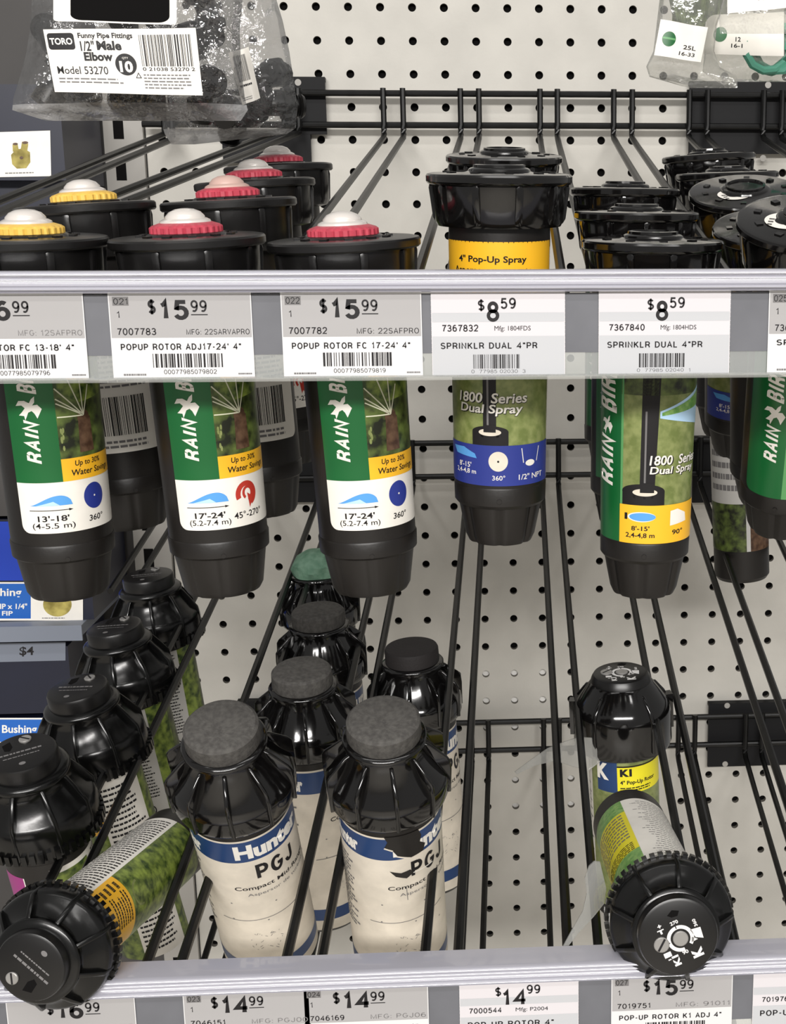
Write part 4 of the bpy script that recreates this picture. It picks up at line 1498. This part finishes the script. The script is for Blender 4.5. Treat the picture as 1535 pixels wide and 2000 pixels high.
t = stand('spray_sprinkler', (1436, 640, -170), (1450, 1165, -160), 0, 'grey labelled sprinkler hung far back at right, ending in a rounded bottom', 'sprinkler', 'tall capped spray sprinklers on the upper rack')
part('cap', 'spray_cap', spray_cap, t)
part('body', 'far_body', shoulder_body(21, 190), t)
part('label', 'far_label', far_label, t)


# ------------------------------------------------------------------ bagged fittings
def film_bag(name, Y, rows, bulge, m, label, cat, group, seed=1, crumple=3.0):
    """rows: (v, uL, uR) from top to bottom in survey pixels at depth Y"""
    c = P(sum(r[1]+r[2] for r in rows)/2/len(rows), rows[len(rows)//2][0], Y)
    t = empty(name, c, label, cat, group)
    mb = MB()
    nu, sub = 26, 5
    grid = []
    for i in range(len(rows)-1):
        for k in range(sub if i < len(rows)-2 else sub+1):
            q = k/sub
            grid.append(tuple(rows[i][j]+(rows[i+1][j]-rows[i][j])*q for j in range(3)))
    nv = len(grid)
    for side in (-1, 1):
        vs, fs = [], []
        for i, (v, ul, ur) in enumerate(grid):
            tv = i/(nv-1)
            for j in range(nu+1):
                tu = j/nu
                b = bulge*(math.sin(PI*tu)**.6)*(1-max(0, (tv-.55)/.45)**2)
                p = P(ul+(ur-ul)*tu, v, Y)
                nz = mnoise.noise(Vector((p.x*.045+seed, side*3.0, p.z*.045)))*crumple+mnoise.noise(Vector((p.x*.14, side*5.0+seed, p.z*.14)))*crumple*.45
                e = min(1, 8*min(tu, 1-tu))*min(1, 10*(1-tv)+.0)
                vs.append(Vector((p.x, p.y+side*b*.5+nz*e, p.z))-c)
        for i in range(nv-1):
            for j in range(nu):
                a = i*(nu+1)+j
                fs.append((a, a+1, a+nu+2, a+nu+1))
        mb.add(vs, fs, 0)
        cut = int(nv*.78)*nu
        half = len(fs)
        for q in range(len(mb.m)-half+cut, len(mb.m)):
            mb.m[q] = 1
    mb.obj('bag_film', [m, SEAM if m is FILM else m], t, sharp=60)
    return t, c


def quad_decal(D, wh, q, Y, c, parent, name='label', thick=True):
    """print of size wh (mm) laid on the quad q of survey pixels (TL, TR, BR, BL) at depth Y"""
    pts = [P(u, v, Y)-c for u, v in q]
    w, h = wh

    def fn(u, v, l):
        a, b = u/w, -v/h
        p = (pts[0]*(1-a)+pts[1]*a)*(1-b)+(pts[3]*(1-a)+pts[2]*a)*b
        return p+Vector((0, -l-.8*math.sin(a*7)-.6, 0))
    me = D.mesh(name, fn, 3.0, .1)
    me.polygons.foreach_set('use_smooth', [False]*len(me.polygons))
    return link(name, me, parent)


def elbow(p, rot, label, sc=1.0, m=BLKD):
    mb = MB()
    pts = [(0, 0, -17)]+[(9-9*math.cos(a), 0, -8+9*math.sin(a)) for a in [k*PI/2/6 for k in range(7)]]+[(22, 0, 1)]
    mb.tube([Vector(q)*sc for q in pts], 6.2*sc, 16)
    mb.tube([Vector((0, 0, -19))*sc, Vector((0, 0, -10))*sc], 8.6*sc, 16)
    mb.tube([Vector((13, 0, 1))*sc, Vector((17, 0, 1))*sc], 9.2*sc, 6)
    for k in range(3):
        mb.tube([Vector((18+3*k, 0, 1))*sc, Vector((20+3*k, 0, 1))*sc], [7.4*sc, 6.0*sc], 16)
    o = link('elbow_fitting', mb.mesh('elbow_fitting', [m]))
    o.location = (p.x*S, p.y*S, (p.z+ZO)*S)
    o.rotation_euler = rot
    tag(o, label, 'pipe fitting', 'black elbow fittings in the bags')
    return o


YB = -470
bag1, c1 = film_bag('fitting_bag', YB, [(-60, 55, 470), (0, 62, 474), (60, 58, 468), (110, 50, 470), (160, 36, 474), (190, 26, 478), (215, 24, 484), (236, 90, 470), ], 34, FILM,
                    'clear bag of black elbow fittings with white half inch elbow label, at upper left', 'bag', 'clear bags of fittings', 2)
D = Decal([WHITE])
w, h = 300.0, 130.0
D.rect(0, 0, w, -h, WHITE, 0)
D.rect(5, -8, 58, -42, INK, 1, 6)
D.text('TORO', 9, -18, 54, -32, WHITE, 2, .03)
D.text('Funny Pipe Fittings', 66, -8, 172, -22, INK, 1, .03)
D.text('1/2"', 68, -24, 95, -45, INK, 1, .02)
D.text('Male', 100, -24, 148, -43, INK, 1, .04)
D.text('Elbow', 72, -47, 128, -65, INK, 1, .04)
D.text('Model 53270', 14, -76, 115, -92, INK, 1, .005)
D.ell(152, -71, 21, 22, INK, 1)
D.text('QTY', 146, -56, 158, -61, WHITE, 2)
D.text('10', 139, -64, 165, -87, WHITE, 2, .04)
D.bars(184, -12, 288, -74, INK, 1, seed=4)
D.text('0 21038 53270 2', 184, -76, 290, -83, INK, 1, .01)
D.lines_of_print(14, -98, 150, -112, 2, INKG, 1, 51, .4)
D.lines_of_print(184, -88, 290, -120, 5, INKG, 1, 52, .4)
D.poly([(168, -98), (174, -86), (180, -98)], INK, 1)
D.poly([(170.5, -96.6), (174, -89.5), (177.5, -96.6)], WHITE, 2)
quad_decal(D, (w, h), [(85, 58), (383, 55), (397, 187), (108, 180)], YB-33, c1, bag1)
D = Decal([WHITE])
D.rect(0, 20, 240, -88, WHITE, 0, 10)
D.rect(34, 16, 226, -82, DARKGAP, 1, 22)
quad_decal(D, (240, 50), [(105, -2), (346, -2), (346, 27), (105, 23)], YB-34, c1, bag1, 'header_card')
for k, (u, v, rot) in enumerate([(120, 150, (0.3, .5, 1)), (405, 62, (1.2, .4, 2.3)), (398, 150, (.2, 1.3, 2.2)), (300, 20, (0, .2, 3)), (85, 60, (2, 1, .5)), (230, 188, (1.5, .2, 0)), (400, 0, (.7, 2, 2))]):
    elbow(P(u, v, YB+8), rot, ['black elbow fitting low left in the front bag', 'black elbow fitting right of the white bag label', 'black elbow fitting at the lower right corner of the white bag label',
                             'black elbow fitting behind the header card of the front bag', 'black elbow fitting at the left edge of the front bag', 'black elbow fitting below the white bag label',
                             'black elbow fitting at the top right of the front bag'][k], .85)
bag2, c2 = film_bag('fitting_bag', -360, [(-60, 400, 535), (0, 392, 540), (40, 380, 552), (100, 360, 565), (160, 345, 574), (210, 330, 581), (250, 318, 578), (262, 322, 560), (282, 335, 380)], 30, FILM,
                    'clear bag with narrow barcode sticker hanging behind the elbow bag', 'bag', 'clear bags of fittings', 5)
D = Decal([WHITE])
D.rect(0, 0, 40, -105, WHITE, 0)
D.bars(6, -10, 30, -62, INK, 1, seed=6)
D.lines_of_print(6, -66, 34, -74, 1, INK, 1, 53)
D.lines_of_print(4, -92, 30, -100, 2, INKG, 1, 54, .4)
quad_decal(D, (40, 105), [(446, 104), (486, 92), (509, 192), (474, 206)], -395, c2, bag2)
for k, (u, v, rot) in enumerate([(512, 140, (.1, 0, 1.2)), (508, 205, (1.4, 0, .4)), (455, 200, (.6, 1, 2))]):
    elbow(P(u, v, -360), rot, ['black elbow fitting beside the narrow barcode sticker', 'black elbow fitting at the bottom of the rear bag', 'black elbow fitting low left in the rear bag'][k], .95)

# bags at upper right
YR = -330
bag3, c3 = film_bag('drip_parts_bag', YR, [(-60, 1290, 1420), (0, 1288, 1415), (50, 1282, 1400), (100, 1276, 1395), (130, 1262, 1405), (150, 1268, 1440), (172, 1345, 1440)], 18, FILML,
                    'clear bag of green stakes with bright green round logo, at upper right', 'bag', 'clear bags of drip parts', 8)
D = Decal([WHITE])
D.rect(0, 0, 90, -72, WHITE, 0)
D.ell(22, -36, 13, 15, GREEN, 1)
D.rect(10, -33, 34, -37, LGREEN, 2)
D.text('25L', 52, -42, 76, -51, INK, 1, .02)
D.text('16-33', 46, -56, 76, -64, INK, 1, .02)
quad_decal(D, (90, 72), [(1290, 38), (1382, 54), (1368, 122), (1277, 108)], YR-12, c3, bag3)
bag4, c4 = film_bag('drip_parts_bag', YR+25, [(-60, 1400, 1560), (0, 1395, 1560), (50, 1385, 1560), (100, 1376, 1560), (140, 1372, 1560), (160, 1400, 1560)], 18, FILML,
                    'clear bag with round dark green logo label, right of the pair at upper right', 'bag', 'clear bags of drip parts', 9)
D = Decal([WHITE])
D.rect(0, 0, 150, -80, WHITE, 0, 16, (0, 0, 0, 1))
D.ell(28, -40, 13, 15, GREEN, 1)
D.text('12', 58, -45, 68, -54, INK, 1, .02)
D.text('16-1', 50, -58, 72, -66, INK, 1, .02)
quad_decal(D, (150, 80), [(1380, 30), (1530, 24), (1530, 110), (1374, 106)], YR+14, c4, bag4)
bag5, c5 = film_bag('drip_parts_bag', YR-60, [(-60, 1415, 1570), (0, 1412, 1570), (35, 1404, 1570), (66, 1406, 1570)], 10, FILML,
                    'clear bag with white card at the upper right corner, in front of the others', 'bag', 'clear bags of drip parts', 10, 1.5)
D = Decal([WHITE])
D.rect(0, 40, 130, -28, WHITE, 0)
D.text('14-22 mm', 60, 8, 125, -6, INK, 1, .02)
quad_decal(D, (130, 28), [(1420, -2), (1550, -8), (1550, 14), (1420, 27)], YR-67, c5, bag5)


def stakes(us, v0, v1, Y, label, n, spread):
    mb = MB()
    R = random.Random(n)
    c = P(us, (v0+v1)/2, Y)
    for k in range(n):
        u = us+R.uniform(-spread, spread)
        a = P(u, v0, Y+R.uniform(-5, 5))
        b = P(us+(u-us)*.7+R.uniform(-8, 8), v1-R.uniform(0, 22), Y+R.uniform(-5, 5))
        m_ = (a+b)/2+Vector((R.uniform(-2, 2), R.uniform(-2, 2), 0))
        mb.tube([a-c, m_-c, b-c], 1.2, 6)
    o = mb.obj('stake_bundle', GTWINE)
    o.location = (c.x*S, c.y*S, (c.z+ZO)*S)
    tag(o, label, 'drip stakes', 'stake bundles in the bags', 'stuff')


stakes(1345, -50, 58, YR, 'bundle of green drip stakes in the left hand bag at upper right', 150, 38)
stakes(1398, -50, 42, YR+25, 'bundle of green drip stakes in the bag behind the corner bag', 80, 16)
mb = MB()
c = P(1510, 95, YR+20)
pts = []
for k in range(40):
    a = k*.55
    pts.append((math.sin(a)*14+(k-20)*.3, math.cos(a*.7)*4, math.cos(a)*13))
mb.tube(pts, 2.6, 8)
o = mb.obj('tubing_coil', TEAL)
o.location = (c.x*S, c.y*S, (c.z+ZO)*S)
tag(o, 'teal coil of thin tubing in the right hand bag at upper right', 'tubing')


# ------------------------------------------------------------------ neighbouring bay with boxed fittings at the left
def card_box(u0, v0, u1, v1, Y, depth, m, label, name='fittings_box', decal=None, cat='box'):
    a, b = P(u0, v1, Y), P(u1, v0, Y)
    c = Vector(((a.x+b.x)/2, Y, a.z))
    t = empty(name, c, label, cat, 'boxes of fittings in the neighbouring bay')
    mb = MB()
    mb.box(a.x-c.x, b.x-c.x, 0, depth, 0, b.z-a.z)
    mb.obj('carton', m, t)
    if decal:
        D, wh, q = decal
        pts = [P(u, v, Y-.4)-c for u, v in q]
        w, h = wh

        def fn(u, v, l):
            aa, bb = u/w, -v/h
            p = (pts[0]*(1-aa)+pts[1]*aa)*(1-bb)+(pts[3]*(1-aa)+pts[2]*aa)*bb
            return p+Vector((0, -l, 0))
        link('label', D.mesh('label', fn), t)
    return t


YL = -120


def fitting_pic(D, cx, cy, s, L=2):
    D.poly([(cx-.62*s, cy+.1*s), (cx-.55*s, cy-.5*s), (cx-.25*s, cy-.8*s), (cx+.35*s, cy-.78*s), (cx+.62*s, cy-.4*s), (cx+.6*s, cy+.25*s), (cx+.2*s, cy+.5*s), (cx-.3*s, cy+.45*s)], BRASS, L)
    D.poly([(cx-.5*s, cy+.3*s), (cx-.12*s, cy+.4*s), (cx-.2*s, cy+.85*s), (cx-.52*s, cy+.75*s)], BRASS, L+1)
    D.poly([(cx+.0*s, cy+.4*s), (cx+.42*s, cy+.3*s), (cx+.5*s, cy+.78*s), (cx+.1*s, cy+.95*s)], BRASS, L+1)
    D.ell(cx-.34*s, cy+.8*s, .17*s, .08*s, SOIL, L+2, 16)
    D.ell(cx+.3*s, cy+.87*s, .2*s, .09*s, SOIL, L+2, 16)
    D.ell(cx+.05*s, cy-.1*s, .12*s, .1*s, SOIL, L+2, 16)


D = Decal([WHITE])
D.rect(-60, 0, 98, -88, WHITE, 0)
fitting_pic(D, 40, -48, 30)
D.lines_of_print(10, -78, 72, -83, 1, INKG, 2, 61, .4)
card_box(-130, 165, 114, 352, YL, 110, BOXN, 'navy box with a photo of a brass fitting, at the upper left edge', decal=(D, (98, 88), [(0, 258), (98, 255), (100, 344), (0, 346)]))
card_box(-130, 352, 118, 640, YL+15, 95, BOXN, 'dark navy box right below the brass fitting photo at left')
D = Decal([WHITE])
D.rect(-100, 0, 40, -100, WHITE, 0)
D.rect(-100, -12, 14, -90, BOXL, 1)
card_box(-130, 640, 70, 1010, YL, 110, PANELD, 'grey box front with white ticket strip left of the 13 foot rotor', decal=(D, (60, 210), [(-40, 800), (24, 800), (24, 1020), (-40, 1020)]))
D = Decal([WHITE])
D.rect(-60, 0, 162, -76, WHITE, 0)
D.rect(-60, -3, 60, -72, BOXL, 1)
D.rect(-60, 118, 158, 3, BOXB, 0)
D.text('Bushing', -36, -12, 42, -32, WHITE, 2, .02)
D.text('1/2" MIP x 1/4"', -40, -42, 53, -53, WHITE, 2, .02)
D.text('FIP', 4, -57, 25, -66, WHITE, 2, .02)
D.ell(112, -44, 28, 24, BRASS, 1)
D.lines_of_print(82, -69, 140, -73, 1, INKG, 2, 62, .4)
card_box(-130, 1012, 168, 1216, YL, 110, BOXN, 'royal blue box labelled Bushing at the left edge', decal=(D, (162, 76), [(0, 1137), (162, 1137), (162, 1212), (0, 1212)]))
a, b = P(-140, 1256, YL-14), P(160, 1218, YL-14)
mb = MB()
mb.box(a.x, b.x, YL-14, -2, b.z-9, b.z-.8)
mb.box(a.x, b.x, YL-16, YL-14, a.z, b.z-.8)
o = mb.obj('shelf_ledge', LEDGE, loc=((a.x+b.x)/2, YL, a.z))
tag(o, 'grey shelf edge below the royal blue box', 'shelf')
D = Decal([LEDGE])
D.rect(-60, 0, 128, -38, LEDGE, 0)
D.text('$4', 38, -8, 66, -28, INK, 1, .02)
card_box(-130, 1262, 132, 1398, YL, 110, BOXN, 'dark navy bin with grey 4 dollar strip under the shelf edge', 'fittings_bin', (D, (128, 38), [(0, 1256), (128, 1254), (128, 1290), (0, 1293)]), 'bin')
D = Decal([BOXL])
D.rect(-60, 0, 60, -82, BOXL, 0)
D.text('Bushing', 4, -14, 72, -34, WHITE, 1, .02)
D.text('1/2" MIP x 1/4"', 0, -46, 90, -58, WHITE, 1, .02)
D.rect(-60, 0, 120, -3, WHITE, 2)
D.rect(-60, -84, 120, -160, BOXB, 0)
D.rect(60, 0, 120, -82, BOXL, 0)
card_box(-130, 1400, 132, 1600, YL, 110, BOXN, 'lower blue box labelled Bushing, beside the slanting row at the left edge', decal=(D, (120, 82), [(0, 1402), (120, 1402), (120, 1484), (0, 1484)]))
